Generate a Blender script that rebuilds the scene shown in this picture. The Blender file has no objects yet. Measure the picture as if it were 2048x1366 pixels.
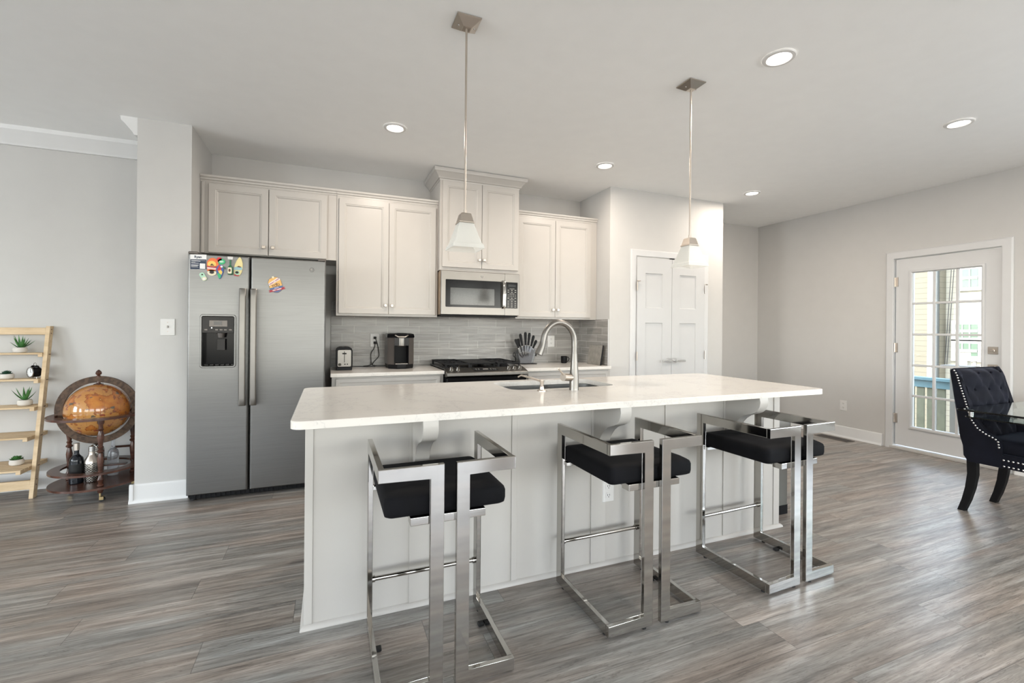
import bpy, bmesh, math, random
from mathutils import Vector, Matrix
PI = math.pi
random.seed(7)
sc = bpy.context.scene
COL = sc.collection

# ---------------------------------------------------------------- camera
def make_camera():
    cd = bpy.data.cameras.new('camera'); cam = bpy.data.objects.new('camera', cd); COL.objects.link(cam)
    yaw, pitch, roll = math.radians(21.8812), math.radians(.0281), math.radians(.4811)
    F = Vector((math.sin(yaw)*math.cos(pitch), math.cos(yaw)*math.cos(pitch), math.sin(pitch)))
    R0 = Vector((math.cos(yaw), -math.sin(yaw), 0)); U0 = R0.cross(F)
    R = R0*math.cos(roll) + U0*math.sin(roll); U = -R0*math.sin(roll) + U0*math.cos(roll)
    m = Matrix((R, U, -F)).transposed().to_4x4(); m.translation = Vector((0, 0, 1.2616))
    cam.matrix_world = m
    cd.sensor_width = 36; cd.sensor_fit = 'HORIZONTAL'; cd.lens = 907.64*36/2048
    cd.shift_y = -26.394/2048; cd.clip_start = .05; cd.clip_end = 200
    sc.camera = cam
make_camera()

# ---------------------------------------------------------------- view, world, sun, added window fill lamps
sc.view_settings.view_transform = 'Standard'; sc.view_settings.look = 'None'
sc.view_settings.exposure = 0.35; sc.view_settings.gamma = 1.0; sc.view_settings.use_curve_mapping = False
try:
    sc.cycles.use_denoising = True; sc.cycles.denoiser = 'OPENIMAGEDENOISE'
    sc.cycles.max_bounces = 10; sc.cycles.diffuse_bounces = 6; sc.cycles.glossy_bounces = 5
    sc.cycles.transparent_max_bounces = 12; sc.cycles.sample_clamp_indirect = 6
    sc.cycles.caustics_reflective = False; sc.cycles.caustics_refractive = False
except Exception: pass
def make_world():
    w = bpy.data.worlds.new('sky'); sc.world = w; w.use_nodes = True; nt = w.node_tree
    bg = nt.nodes['Background']; sky = nt.nodes.new('ShaderNodeTexSky'); sky.sky_type = 'NISHITA'
    sky.sun_disc = False; sky.sun_elevation = math.radians(48); sky.sun_rotation = math.radians(-60)
    sky.air_density = 1.2; sky.dust_density = 1.5
    hs = nt.nodes.new('ShaderNodeHueSaturation'); hs.inputs['Saturation'].default_value = .5
    nt.links.new(sky.outputs[0], hs.inputs['Color']); nt.links.new(hs.outputs[0], bg.inputs[0]); bg.inputs[1].default_value = 1.3
make_world()
def sun():
    d = bpy.data.lights.new('sun', 'SUN'); d.energy = .9; d.angle = .01; d.color = (1, .97, .9)
    o = bpy.data.objects.new('sun', d); COL.objects.link(o)
    o.rotation_euler = Vector((1.0, -.55, -1.25)).to_track_quat('-Z', 'Y').to_euler()
sun()
def area(name, loc, direction, w, h, power, col):
    d = bpy.data.lights.new(name, 'AREA'); d.shape = 'RECTANGLE'; d.size = w; d.size_y = h; d.energy = power; d.color = col
    o = bpy.data.objects.new(name, d); COL.objects.link(o); o.location = loc
    o.rotation_euler = Vector(direction).to_track_quat('-Z', 'Y').to_euler()
    return o
DAY = (.86, .94, 1.0); FILL_WARM = (1.0, .95, .88)
FRONT_Y, LEFT_X, RIGHT_X, CEIL = -4.2, -6.6, 5.69, 2.74
FRONT_WINDOWS = [(-5.6, -3.4), (-2.8, -.6), (.3, 2.5), (3.1, 5.3)]            # x ranges in the wall behind the camera
LEFT_WINDOWS = [(-2.6, -1.0), (.6, 2.2)]
for (a, b), e in zip(FRONT_WINDOWS, (18, 22, 38, 72)): area('window_daylight', ((a+b)/2, FRONT_Y-.03, 1.5), (0, 1, .6), b-a-.1, 1.7, e, FILL_WARM)  # area lamps added in unseen invented windows, tilted up to brighten the ceiling
for a, b in LEFT_WINDOWS: area('window_daylight', (LEFT_X-.03, (a+b)/2, 1.5), (1, 0, .3), b-a-.1, 1.7, 92, DAY)  # more added lamps on the unseen left side, filling towards the right wall
area('window_daylight', (RIGHT_X+.04, -.75, 1.45), (-1, 0, .15), 1.5, 1.7, 50, DAY)  # added lamp out of view on the right, cool fill

# ---------------------------------------------------------------- node materials
def mat(name):
    m = bpy.data.materials.new(name); m.use_nodes = True
    return m, m.node_tree, m.node_tree.nodes['Principled BSDF']
def nd(nt, typ, **k):
    n = nt.nodes.new('ShaderNode'+typ)
    for a, v in k.items():
        if a.startswith('i_'):
            key = a[2:]; key = int(key) if key.isdigit() else key.replace('_', ' ')
            n.inputs[key].default_value = v
        else: setattr(n, a, v)
    return n
def math_(nt, op, a, b=None):
    n = nt.nodes.new('ShaderNodeMath'); n.operation = op
    for i, v in enumerate((a, b)):
        if v is None: continue
        if isinstance(v, (int, float)): n.inputs[i].default_value = v
        else: nt.links.new(v, n.inputs[i])
    return n.outputs[0]
def ramp(nt, fac, stops):
    r = nt.nodes.new('ShaderNodeValToRGB'); e = r.color_ramp.elements
    while len(e) < len(stops): e.new(.5)
    for q, (p, c) in zip(e, stops): q.position = p; q.color = (*c, 1)
    nt.links.new(fac, r.inputs[0]); return r.outputs[0]
def mixc(nt, fac, a, b, blend='MIX'):
    n = nt.nodes.new('ShaderNodeMix'); n.data_type = 'RGBA'; n.blend_type = blend
    for s, v in ((n.inputs[0], fac), (n.inputs[6], a), (n.inputs[7], b)):
        if isinstance(v, (int, float)): s.default_value = v
        elif isinstance(v, tuple): s.default_value = (*v, 1)
        else: nt.links.new(v, s)
    return n.outputs[2]
def bump(nt, bs, h, strength, dist=.01):
    b = nd(nt, 'Bump'); b.inputs['Strength'].default_value = strength; b.inputs['Distance'].default_value = dist
    nt.links.new(h, b.inputs['Height']); nt.links.new(b.outputs[0], bs.inputs['Normal'])
def coords(nt, scale=(1, 1, 1)):
    g = nd(nt, 'NewGeometry'); mp = nd(nt, 'Mapping'); mp.inputs['Scale'].default_value = scale
    nt.links.new(g.outputs['Position'], mp.inputs[0]); return mp.outputs[0]
def ocoords(nt, scale=(1, 1, 1)):
    g = nd(nt, 'TexCoord'); mp = nd(nt, 'Mapping'); mp.inputs['Scale'].default_value = scale
    nt.links.new(g.outputs['Object'], mp.inputs[0]); return mp.outputs[0]
def noise(nt, vec, scale=5, detail=4, rough=.5):
    n = nd(nt, 'TexNoise'); n.inputs['Scale'].default_value = scale; n.inputs['Detail'].default_value = detail
    n.inputs['Roughness'].default_value = rough; nt.links.new(vec, n.inputs['Vector']); return n.outputs[0]
def simple(name, col, rough=.5, metal=0, var=.04, vscale=8, bmp=0, bscale=60, spec=None, **k):
    m, nt, bs = mat(name)
    f = noise(nt, ocoords(nt), vscale, 3)
    c0 = tuple(max(0, c*(1-var)) for c in col); c1 = tuple(min(1, c*(1+var)) for c in col)
    nt.links.new(ramp(nt, f, [(.3, c0), (.7, c1)]), bs.inputs['Base Color'])
    bs.inputs['Roughness'].default_value = rough; bs.inputs['Metallic'].default_value = metal
    if spec is not None: bs.inputs['Specular IOR Level'].default_value = spec
    if bmp: bump(nt, bs, noise(nt, ocoords(nt), bscale, 2), bmp, .002)
    for a, v in k.items(): bs.inputs[a.replace('_', ' ')].default_value = v
    return m

M = {}
M['wall'] = simple('wall_paint', (.54, .53, .513), .75, var=.012, bmp=.06, bscale=220)
M['ceiling'] = simple('ceiling_paint', (.915, .92, .915), .85, var=.01, bmp=.05, bscale=200)
M['trim'] = simple('white_trim', (.60, .60, .60), .35, var=.01)
M['cab'] = simple('cabinet_white', (.475, .452, .424), .33, var=.01)
M['door_white'] = simple('door_white_paint', (.535, .535, .535), .35, var=.01)  # same paint as trim, darkened to offset strong light on the pantry doors
M['moulding'] = simple('moulding_white', (.72, .72, .715), .35, var=.01)  # same paint as trim, extra brightness of crown and baseboards put into the colour
M['island'] = simple('island_white', (.50, .48, .45), .42, var=.012)
M['white_plastic'] = simple('white_plastic', (.68, .67, .655), .35, var=.01)
M['black_gloss'] = simple('black_gloss', (.006, .006, .007), .14, spec=.16)
M['black_plastic'] = simple('black_plastic', (.008, .008, .009), .45, spec=.15)
M['dark_grey'] = simple('dark_grey_plastic', (.035, .032, .030), .4, spec=.25)
M['iron'] = simple('cast_iron', (.010, .010, .011), .55, bmp=.3, bscale=300, spec=.2)
M['rubber'] = simple('black_rubber', (.01, .01, .01), .7)
M['chrome'] = simple('chrome', (.47, .455, .43), .075, 1, var=.03)
M['nickel'] = simple('brushed_nickel', (.56, .50, .44), .32, 1, var=.03)
M['nail'] = simple('nailhead_silver', (.8, .8, .8), .2, 1)
M['gunmetal'] = simple('gunmetal_plastic', (.13, .115, .105), .32, .5)
M['display'] = simple('dark_display', (.004, .004, .006), .1)
M['bright_white'] = simple('white_print', (.8, .8, .8), .6)
M['navy_print'] = simple('navy_print', (.02, .035, .07), .5)
M['plant'] = simple('succulent_leaf', (.06, .19, .05), .4, var=.5, vscale=30)
M['plant_dark'] = simple('dark_succulent_leaf', (.03, .085, .05), .4, var=.5, vscale=30)
M['pot'] = simple('stone_pot', (.62, .58, .53), .7, var=.06, bmp=.15, bscale=150)
M['soil'] = simple('soil', (.06, .04, .03), .9, var=.3, bmp=.5)
M['glass_dark'] = simple('dark_bottle_glass', (.006, .008, .012), .06)
M['wood_dark'] = None
M['brass'] = simple('aged_brass', (.5, .38, .2), .3, 1)
M['unpainted'] = simple('raw_cabinet_side', (.33, .25, .18), .6, var=.2)
for n, c in dict(orange=(.75, .16, .04), yellow=(.8, .55, .12), red=(.6, .02, .03), green=(.03, .42, .17), blue=(.04, .09, .35),
                 cream=(.75, .68, .5), bottle_green=(.02, .13, .06), mint=(.42, .66, .5), brown=(.1, .035, .015), gold=(.72, .42, .12),
                 pink=(.75, .5, .48), crimson=(.35, .01, .03), steel_blue=(.06, .13, .3), sand=(.75, .64, .3), sea=(.3, .5, .55)).items():
    M['c_'+n] = simple('enamel_'+n, c, .35, var=.06)

def stainless():
    m, nt, bs = mat('stainless_steel')
    tg = nd(nt, 'Tangent', direction_type='RADIAL', axis='Z'); nt.links.new(tg.outputs[0], bs.inputs['Tangent'])
    bs.inputs['Anisotropic'].default_value = .75
    v = ocoords(nt, (1.5, 1.5, 260)); f = noise(nt, v, 3, 4)
    nt.links.new(ramp(nt, f, [(.3, (.165, .162, .156)), (.7, (.20, .197, .19))]), bs.inputs['Base Color'])
    bs.inputs['Metallic'].default_value = 1; bs.inputs['Roughness'].default_value = .42
    bump(nt, bs, f, .04, .001); return m
M['steel'] = stainless()
M['steel_bright'] = simple('satin_steel', (.235, .222, .205), .36, 1, var=.03)
def floor_mat():
    m, nt, bs = mat('grey_plank_floor')
    g = nd(nt, 'NewGeometry'); s = nd(nt, 'SeparateXYZ'); nt.links.new(g.outputs['Position'], s.inputs[0])
    x, y = s.outputs[0], s.outputs[1]
    W, L = .178, 1.22
    yr = math_(nt, 'DIVIDE', y, W); row = math_(nt, 'FLOOR', yr)
    wn = nd(nt, 'TexWhiteNoise', noise_dimensions='1D'); nt.links.new(row, wn.inputs['W'])
    xo = math_(nt, 'ADD', math_(nt, 'DIVIDE', x, L), wn.outputs['Value']); col = math_(nt, 'FLOOR', xo)
    cv = nd(nt, 'CombineXYZ'); nt.links.new(row, cv.inputs[0]); nt.links.new(col, cv.inputs[1])
    wn2 = nd(nt, 'TexWhiteNoise', noise_dimensions='2D'); nt.links.new(cv.outputs[0], wn2.inputs['Vector'])
    pid = wn2.outputs['Value']
    def grain(sx, sy, det, rg, dist=0):
        v = nd(nt, 'CombineXYZ')
        nt.links.new(math_(nt, 'MULTIPLY', x, sx), v.inputs[0]); nt.links.new(math_(nt, 'MULTIPLY', y, sy), v.inputs[1])
        nt.links.new(math_(nt, 'MULTIPLY', pid, 37.0), v.inputs[2])
        n = nd(nt, 'TexNoise'); n.inputs['Scale'].default_value = 1; n.inputs['Detail'].default_value = det
        n.inputs['Roughness'].default_value = rg; n.inputs['Distortion'].default_value = dist
        nt.links.new(v.outputs[0], n.inputs['Vector']); return n.outputs[0]
    g1 = grain(1.6, 24, 9, .72, .3); g2 = grain(5.5, 130, 5, .7); g3 = grain(.8, 6, 3, .5); g4 = grain(2.2, 30, 5, .6, .6)
    c1 = ramp(nt, g1, [(.27, (.07, .065, .062)), (.40, (.17, .157, .147)), (.54, (.275, .26, .245)), (.72, (.46, .45, .44))])
    c2 = ramp(nt, g2, [(.3, (.50, .49, .48)), (.5, (1, 1, 1)), (.75, (1.3, 1.3, 1.3))])
    c = mixc(nt, .8, c1, c2, 'MULTIPLY')
    tint = ramp(nt, g3, [(.38, (.96, 1.0, 1.0)), (.62, (1.10, .985, .90))])
    crack = ramp(nt, math_(nt, 'ABSOLUTE', math_(nt, 'SUBTRACT', g4, .53)), [(0, (.48, .46, .45)), (.014, (1, 1, 1))])
    c = mixc(nt, .75, c, crack, 'MULTIPLY')
    c = mixc(nt, .9, c, tint, 'MULTIPLY')
    br = ramp(nt, pid, [(0, (.88, .88, .88)), (1, (1.12, 1.11, 1.10))]); c = mixc(nt, 1.0, c, br, 'MULTIPLY')
    fy = math_(nt, 'FRACT', yr); fx = math_(nt, 'FRACT', xo)
    ey = math_(nt, 'LESS_THAN', math_(nt, 'MINIMUM', fy, math_(nt, 'SUBTRACT', 1.0, fy)), .007)
    ex = math_(nt, 'LESS_THAN', math_(nt, 'MINIMUM', fx, math_(nt, 'SUBTRACT', 1.0, fx)), .0011)
    seam = math_(nt, 'MAXIMUM', ey, ex)
    c = mixc(nt, math_(nt, 'MULTIPLY', seam, .55), c, (.03, .028, .026))
    nt.links.new(c, bs.inputs['Base Color'])
    nt.links.new(ramp(nt, g1, [(.3, (.38, .38, .38)), (.7, (.29, .29, .29))]), bs.inputs['Roughness']); bs.inputs['Specular IOR Level'].default_value = .95
    h = math_(nt, 'SUBTRACT', math_(nt, 'ADD', g1, math_(nt, 'MULTIPLY', g2, .6)), math_(nt, 'MULTIPLY', seam, 1.5))
    bump(nt, bs, h, .22, .0015); return m
M['floor'] = floor_mat()
def quartz():
    m, nt, bs = mat('white_quartz')
    v = ocoords(nt); n1 = noise(nt, v, 2.2, 6, .7); n2 = noise(nt, v, 60, 2, .5)
    vein = ramp(nt, math_(nt, 'ABSOLUTE', math_(nt, 'SUBTRACT', n1, .5)), [(0, (.62, .595, .56)), (.008, (.70, .67, .63)), (.04, (.715, .685, .64))])
    sp = ramp(nt, n2, [(.27, (.85, .85, .84)), (.33, (1, 1, 1))])
    nt.links.new(mixc(nt, .7, vein, sp, 'MULTIPLY'), bs.inputs['Base Color'])
    bs.inputs['Roughness'].default_value = .14; return m
M['quartz'] = quartz()
def tiles(axis):
    m, nt, bs = mat('glossy_grey_wave_tile_'+axis)
    g = nd(nt, 'NewGeometry'); s = nd(nt, 'SeparateXYZ'); nt.links.new(g.outputs['Position'], s.inputs[0])
    u = s.outputs[0] if axis == 'x' else math_(nt, 'MULTIPLY', s.outputs[1], -1.0)
    cv = nd(nt, 'CombineXYZ'); nt.links.new(math_(nt, 'ADD', u, 6.2-.217+.0 if axis == 'x' else 10.0), cv.inputs[0])
    nt.links.new(math_(nt, 'SUBTRACT', s.outputs[2], 1.277-.0745*10), cv.inputs[1])
    b = nd(nt, 'TexBrick', offset=.35, offset_frequency=2, squash=1.0)
    nt.links.new(cv.outputs[0], b.inputs['Vector'])
    b.inputs['Scale'].default_value = 1; b.inputs['Brick Width'].default_value = .31; b.inputs['Row Height'].default_value = .0745
    b.inputs['Mortar Size'].default_value = .0018; b.inputs['Bias'].default_value = 0; b.inputs['Mortar Smooth'].default_value = .1
    b.inputs['Color1'].default_value = (.27, .257, .24, 1); b.inputs['Color2'].default_value = (.35, .335, .315, 1)
    b.inputs['Mortar'].default_value = (.56, .53, .50, 1)
    w = nd(nt, 'CombineXYZ'); nt.links.new(math_(nt, 'MULTIPLY', u, 4.5), w.inputs[0]); nt.links.new(math_(nt, 'MULTIPLY', s.outputs[2], 34), w.inputs[1])
    nt.links.new(b.outputs['Color'], w.inputs[2])
    wave = noise(nt, w.outputs[0], 1.0, 2, .45)
    c = mixc(nt, .5, b.outputs['Color'], ramp(nt, wave, [(.35, (.72, .72, .73)), (.65, (1.1, 1.1, 1.1))]), 'MULTIPLY')
    nt.links.new(c, bs.inputs['Base Color']); bs.inputs['Roughness'].default_value = .27
    h = math_(nt, 'SUBTRACT', math_(nt, 'MULTIPLY', wave, 1.0), math_(nt, 'MULTIPLY', b.outputs['Fac'], .4))
    bump(nt, bs, h, .35, .006); return m
M['tile_x'] = tiles('x'); M['tile_y'] = tiles('y')
def wood(name, c0, c1, sc_, rough, knots=True):
    m, nt, bs = mat(name)
    n1 = noise(nt, ocoords(nt, sc_), 3, 5, .6)
    c = ramp(nt, n1, [(.3, c0), (.7, c1)])
    nt.links.new(c, bs.inputs['Base Color']); bs.inputs['Roughness'].default_value = rough; return m
M['pine'] = wood('pale_pine', (.52, .37, .21), (.70, .54, .35), (1.5, 8, 8), .55)
M['wood_dark'] = wood('dark_mahogany', (.045, .018, .012), (.11, .045, .028), (3, 12, 12), .25)
M['table_wood'] = wood('wood_side', (.1, .05, .03), (.2, .1, .06), (3, 12, 12), .3)
def velvet(name, c, sheen, sw, rough=.85):
    m, nt, bs = mat(name)
    n = noise(nt, ocoords(nt), 9, 3); nt.links.new(ramp(nt, n, [(.35, c), (.7, tuple(x*1.8 for x in c))]), bs.inputs['Base Color'])
    bs.inputs['Roughness'].default_value = rough; bs.inputs['Specular IOR Level'].default_value = .2; bs.inputs['Sheen Weight'].default_value = sw
    bs.inputs['Sheen Tint'].default_value = (*sheen, 1); bs.inputs['Sheen Roughness'].default_value = .35
    bump(nt, bs, noise(nt, ocoords(nt), 260, 2), .15, .001); return m
M['velvet'] = velvet('black_velvet', (.0012, .0013, .0022), (.25, .27, .38), .012)
M['velvet_navy'] = velvet('navy_black_velvet', (.0035, .004, .008), (.45, .52, .75), .08)
def globe_mat():
    m, nt, bs = mat('antique_globe_map')
    v = ocoords(nt, (1, 1, 1)); n1 = noise(nt, v, 7, 5, .6); n2 = noise(nt, v, 26, 3, .6); n3 = noise(nt, v, 3, 2)
    base = ramp(nt, n3, [(.35, (.36, .13, .03)), (.65, (.52, .26, .075))])
    land = ramp(nt, n1, [(.50, (1, 1, 1)), (.52, (.35, .16, .10)), (.54, (.80, .48, .30)), (.62, (1, .75, .45))])
    c = mixc(nt, .85, base, land, 'MULTIPLY')
    c = mixc(nt, ramp(nt, n2, [(.60, (0, 0, 0)), (.635, (.85, .85, .85))]), c, (.22, .07, .035))
    vo = nd(nt, 'TexVoronoi'); vo.inputs['Scale'].default_value = 13; vo.inputs['Randomness'].default_value = .8
    vm = nd(nt, 'Mapping'); vm.inputs['Scale'].default_value = (1, 1, 1.7); nt.links.new(ocoords(nt), vm.inputs[0]); nt.links.new(vm.outputs[0], vo.inputs['Vector'])
    sh = math_(nt, 'ADD', vo.outputs['Distance'], math_(nt, 'MULTIPLY', math_(nt, 'SUBTRACT', noise(nt, v, 60, 2), .5), .5))
    shc = mixc(nt, ramp(nt, noise(nt, v, 5, 1), [(.48, (0, 0, 0)), (.52, (1, 1, 1))]), (.25, .04, .03), (.07, .08, .07))
    c = mixc(nt, ramp(nt, sh, [(.16, (.85, .85, .85)), (.22, (0, 0, 0))]), c, shc)
    s = nd(nt, 'SeparateXYZ'); nt.links.new(ocoords(nt), s.inputs[0])
    lon = math_(nt, 'ARCTAN2', s.outputs[1], s.outputs[0]); fr = math_(nt, 'FRACT', math_(nt, 'MULTIPLY', lon, 12/(2*PI)))
    ln = math_(nt, 'LESS_THAN', fr, .018); c = mixc(nt, math_(nt, 'MULTIPLY', ln, .6), c, (.14, .06, .03))
    fz = math_(nt, 'FRACT', math_(nt, 'MULTIPLY', math_(nt, 'ARCSINE', math_(nt, 'MULTIPLY', s.outputs[2], 1/.196)), 12/(2*PI)))
    c = mixc(nt, math_(nt, 'MULTIPLY', math_(nt, 'LESS_THAN', fz, .018), .4), c, (.14, .06, .03))
    nt.links.new(c, bs.inputs['Base Color']); bs.inputs['Roughness'].default_value = .14; bs.inputs['Coat Weight'].default_value = .5
    return m
M['globe'] = globe_mat()
def ring_mat():
    m, nt, bs = mat('printed_wooden_ring')
    n = noise(nt, ocoords(nt), 45, 3); nt.links.new(ramp(nt, n, [(.4, (.05, .03, .019)), (.6, (.10, .062, .04))]), bs.inputs['Base Color'])
    bs.inputs['Roughness'].default_value = .5; bs.inputs['Specular IOR Level'].default_value = .25; return m
M['ring'] = ring_mat()
def siding(name, col, sp=.13):
    m, nt, bs = mat(name)
    g = nd(nt, 'NewGeometry'); s = nd(nt, 'SeparateXYZ'); nt.links.new(g.outputs['Position'], s.inputs[0])
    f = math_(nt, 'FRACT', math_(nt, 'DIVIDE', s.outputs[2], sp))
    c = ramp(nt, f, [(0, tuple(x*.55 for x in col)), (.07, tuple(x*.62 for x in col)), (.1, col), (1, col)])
    nt.links.new(c, bs.inputs['Base Color']); bs.inputs['Roughness'].default_value = .7; bump(nt, bs, f, .5, .02); return m
M['siding_white'] = siding('white_lap_siding', (.41, .385, .31)); M['siding_cream'] = siding('cream_lap_siding', (.18, .16, .115))
M['teal'] = simple('blue_grey_rail_paint', (.08, .17, .21), .5); M['ext_white'] = simple('exterior_white', (.5, .48, .43), .6)
M['picket'] = simple('weathered_picket', (.11, .12, .085), .8, var=.15); M['downspout'] = simple('grey_downspout', (.09, .10, .10), .5)
M['win_green'] = simple('green_window_pane', (.07, .13, .09), .12); M['deck'] = simple('deck_boards', (.15, .14, .12), .8, var=.2)
M['cable'] = simple('cable_black', (.03, .03, .03), .6); M['grey_cap'] = simple('grey_post_cap', (.12, .12, .11), .6)
def pane(tc=(.97, .985, .98)):
    m = bpy.data.materials.new('clear_pane'); m.use_nodes = True; nt = m.node_tree; nt.nodes.clear()
    o = nt.nodes.new('ShaderNodeOutputMaterial'); t = nt.nodes.new('ShaderNodeBsdfTransparent'); gl = nt.nodes.new('ShaderNodeBsdfGlossy')
    gl.inputs['Roughness'].default_value = .02; t.inputs[0].default_value = (*tc, 1)
    mx = nt.nodes.new('ShaderNodeMixShader'); fr = nt.nodes.new('ShaderNodeFresnel'); fr.inputs[0].default_value = 1.45
    nt.links.new(fr.outputs[0], mx.inputs[0]); nt.links.new(t.outputs[0], mx.inputs[1]); nt.links.new(gl.outputs[0], mx.inputs[2]); nt.links.new(mx.outputs[0], o.inputs[0])
    return m
M['pane'] = pane()
def glass(name, col, rough=0.0, w=1.0):
    m, nt, bs = mat(name)
    n = noise(nt, ocoords(nt), 4, 2); nt.links.new(ramp(nt, n, [(0, col), (1, col)]), bs.inputs['Base Color'])
    bs.inputs['Transmission Weight'].default_value = w; bs.inputs['Roughness'].default_value = rough; bs.inputs['IOR'].default_value = 1.46; return m
M['acrylic'] = pane((.90, .92, .95))
M['table_glass'] = glass('table_glass', (.80, .93, .92)); M['clear_plastic'] = glass('clear_acrylic', (.85, .87, .92), .05, .8)
def frosted():
    m, nt, bs = mat('frosted_white_glass'); nt.nodes.remove(bs); o = nt.nodes['Material Output']
    d = nd(nt, 'BsdfDiffuse'); t = nd(nt, 'BsdfTranslucent'); p = nd(nt, 'BsdfTransparent'); gl = nd(nt, 'BsdfGlossy'); gl.inputs['Roughness'].default_value = .25
    col = ramp(nt, noise(nt, ocoords(nt), 5, 2), [(0, (.92, .925, .90)), (1, (.95, .95, .925))])
    for q in (d, t): nt.links.new(col, q.inputs[0])
    def mx(f, a, b):
        k = nd(nt, 'MixShader'); k.inputs[0].default_value = f; nt.links.new(a, k.inputs[1]); nt.links.new(b, k.inputs[2]); return k.outputs[0]
    nt.links.new(mx(.06, mx(.3, mx(.5, d.outputs[0], t.outputs[0]), p.outputs[0]), gl.outputs[0]), o.inputs[0]); return m
M['frost'] = frosted()
def emis(name, col, s):
    m, nt, bs = mat(name); bs.inputs['Base Color'].default_value = (.8, .8, .8, 1)
    bs.inputs['Emission Color'].default_value = (*col, 1); bs.inputs['Emission Strength'].default_value = s; return m
M['led'] = emis('led_lens', (1, .94, .87), 9)
M['led_dot'] = emis('white_indicator', (1, 1, 1), 3)
M['socket_dark'] = simple('socket_slot', (.03, .03, .03), .6)

# ---------------------------------------------------------------- mesh helpers
class G:
    def __init__(s, T=None): s.bm = bmesh.new(); s.T = T
    def _v(s, p):
        p = Vector(p)
        if s.T is not None: p = s.T @ p
        return s.bm.verts.new(p)
    def box(s, x0, x1, y0, y1, z0, z1, bev=0, seg=1):
        vs = [s._v((x, y, z)) for x in (x0, x1) for y in (y0, y1) for z in (z0, z1)]
        fs = [s.bm.faces.new([vs[i] for i in f]) for f in ((0, 1, 3, 2), (4, 6, 7, 5), (0, 4, 5, 1), (2, 3, 7, 6), (0, 2, 6, 4), (1, 5, 7, 3))]
        if bev:
            es = list({e for f in fs for e in f.edges})
            bmesh.ops.bevel(s.bm, geom=es, offset=bev, segments=seg, affect='EDGES', profile=.5)
        return s
    def loft(s, loops, cap0=True, cap1=True, closed=True):
        L = [[s._v(p) for p in lp] for lp in loops]; n = len(L[0])
        for a, b in zip(L, L[1:]):
            for i in range(n if closed else n-1):
                j = (i+1) % n; s.bm.faces.new((a[i], a[j], b[j], b[i]))
        if cap0 and closed: s.bm.faces.new(L[0][::-1])
        if cap1 and closed: s.bm.faces.new(L[-1])
        return s
    def prism(s, poly, axis, a0, a1, bev=0):
        def P(u, v, w): return {'x': (w, u, v), 'y': (u, w, v), 'z': (u, v, w)}[axis]
        f0 = len(s.bm.faces)
        A = [s._v(P(u, v, a0)) for u, v in poly]; B = [s._v(P(u, v, a1)) for u, v in poly]; n = len(poly)
        fs = [s.bm.faces.new(A[::-1]), s.bm.faces.new(B)]
        for i in range(n): fs.append(s.bm.faces.new((A[i], A[(i+1) % n], B[(i+1) % n], B[i])))
        if bev:
            es = list({e for f in fs[:2] for e in f.edges})
            bmesh.ops.bevel(s.bm, geom=es, offset=bev, segments=2, affect='EDGES', profile=.5)
        return s
    def cyl(s, p0, p1, r0, r1=None, n=20, caps=True):
        p0, p1 = Vector(p0), Vector(p1); r1 = r0 if r1 is None else r1
        d = (p1-p0).normalized(); a = d.orthogonal().normalized(); b = d.cross(a)
        lp = [[p+(a*math.cos(t)+b*math.sin(t))*r for t in [2*PI*i/n for i in range(n)]] for p, r in ((p0, r0), (p1, r1))]
        return s.loft(lp, caps, caps)
    def lathe(s, prof, c=(0, 0, 0), n=24, axis='z', cap=True):
        c = Vector(c); lps = []
        for r, z in prof:
            r = max(r, 1e-4); lp = []
            for i in range(n):
                t = 2*PI*i/n; q = (r*math.cos(t), r*math.sin(t), z)
                if axis == 'y': q = (q[0], z, q[1])
                if axis == 'x': q = (z, q[0], q[1])
                lp.append(c+Vector(q))
            lps.append(lp)
        return s.loft(lps, cap, cap)
    def tube(s, pts, r, n=10, caps=True):
        pts = [Vector(p) for p in pts]; rs = r if isinstance(r, (list, tuple)) else [r]*len(pts)
        lps = []; prev = None
        for i, p in enumerate(pts):
            d = (pts[min(i+1, len(pts)-1)]-pts[max(i-1, 0)]).normalized()
            a = d.orthogonal().normalized() if prev is None else (prev-d*prev.dot(d)).normalized()
            prev = a; b = d.cross(a)
            lps.append([p+(a*math.cos(t)+b*math.sin(t))*rs[i] for t in [2*PI*k/n for k in range(n)]])
        return s.loft(lps, caps, caps)
    def sphere(s, c, r, n=24, m=14, sc=(1, 1, 1)):
        prof = [(r*math.sin(PI*i/m), -r*math.cos(PI*i/m)) for i in range(m+1)]
        c = Vector(c); lps = []
        for rr, z in prof:
            rr = max(rr, 1e-4); lps.append([c+Vector((rr*math.cos(2*PI*i/n)*sc[0], rr*math.sin(2*PI*i/n)*sc[1], z*sc[2])) for i in range(n)])
        return s.loft(lps)
    def ringflat(s, c, r0, r1, t, axis='z', n=64):
        c = Vector(c); lps = []
        for r, h in ((r0, -t/2), (r1, -t/2), (r1, t/2), (r0, t/2), (r0, -t/2)):
            lp = []
            for i in range(n):
                a = 2*PI*i/n; q = {'z': (r*math.cos(a), r*math.sin(a), h), 'y': (r*math.cos(a), h, r*math.sin(a)), 'x': (h, r*math.cos(a), r*math.sin(a))}[axis]
                lp.append(c+Vector(q))
            lps.append(lp)
        return s.loft(lps, False, False)
    def panel(s, x0, x1, z0, z1, yf, prof, T=.02):
        """face towards -y; prof = (inset, depth)"""
        def lp(i, d): return [(x0+i, yf+d, z0+i), (x1-i, yf+d, z0+i), (x1-i, yf+d, z1-i), (x0+i, yf+d, z1-i)]
        return s.loft([lp(0, T)]+[lp(i, d) for i, d in prof])
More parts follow.
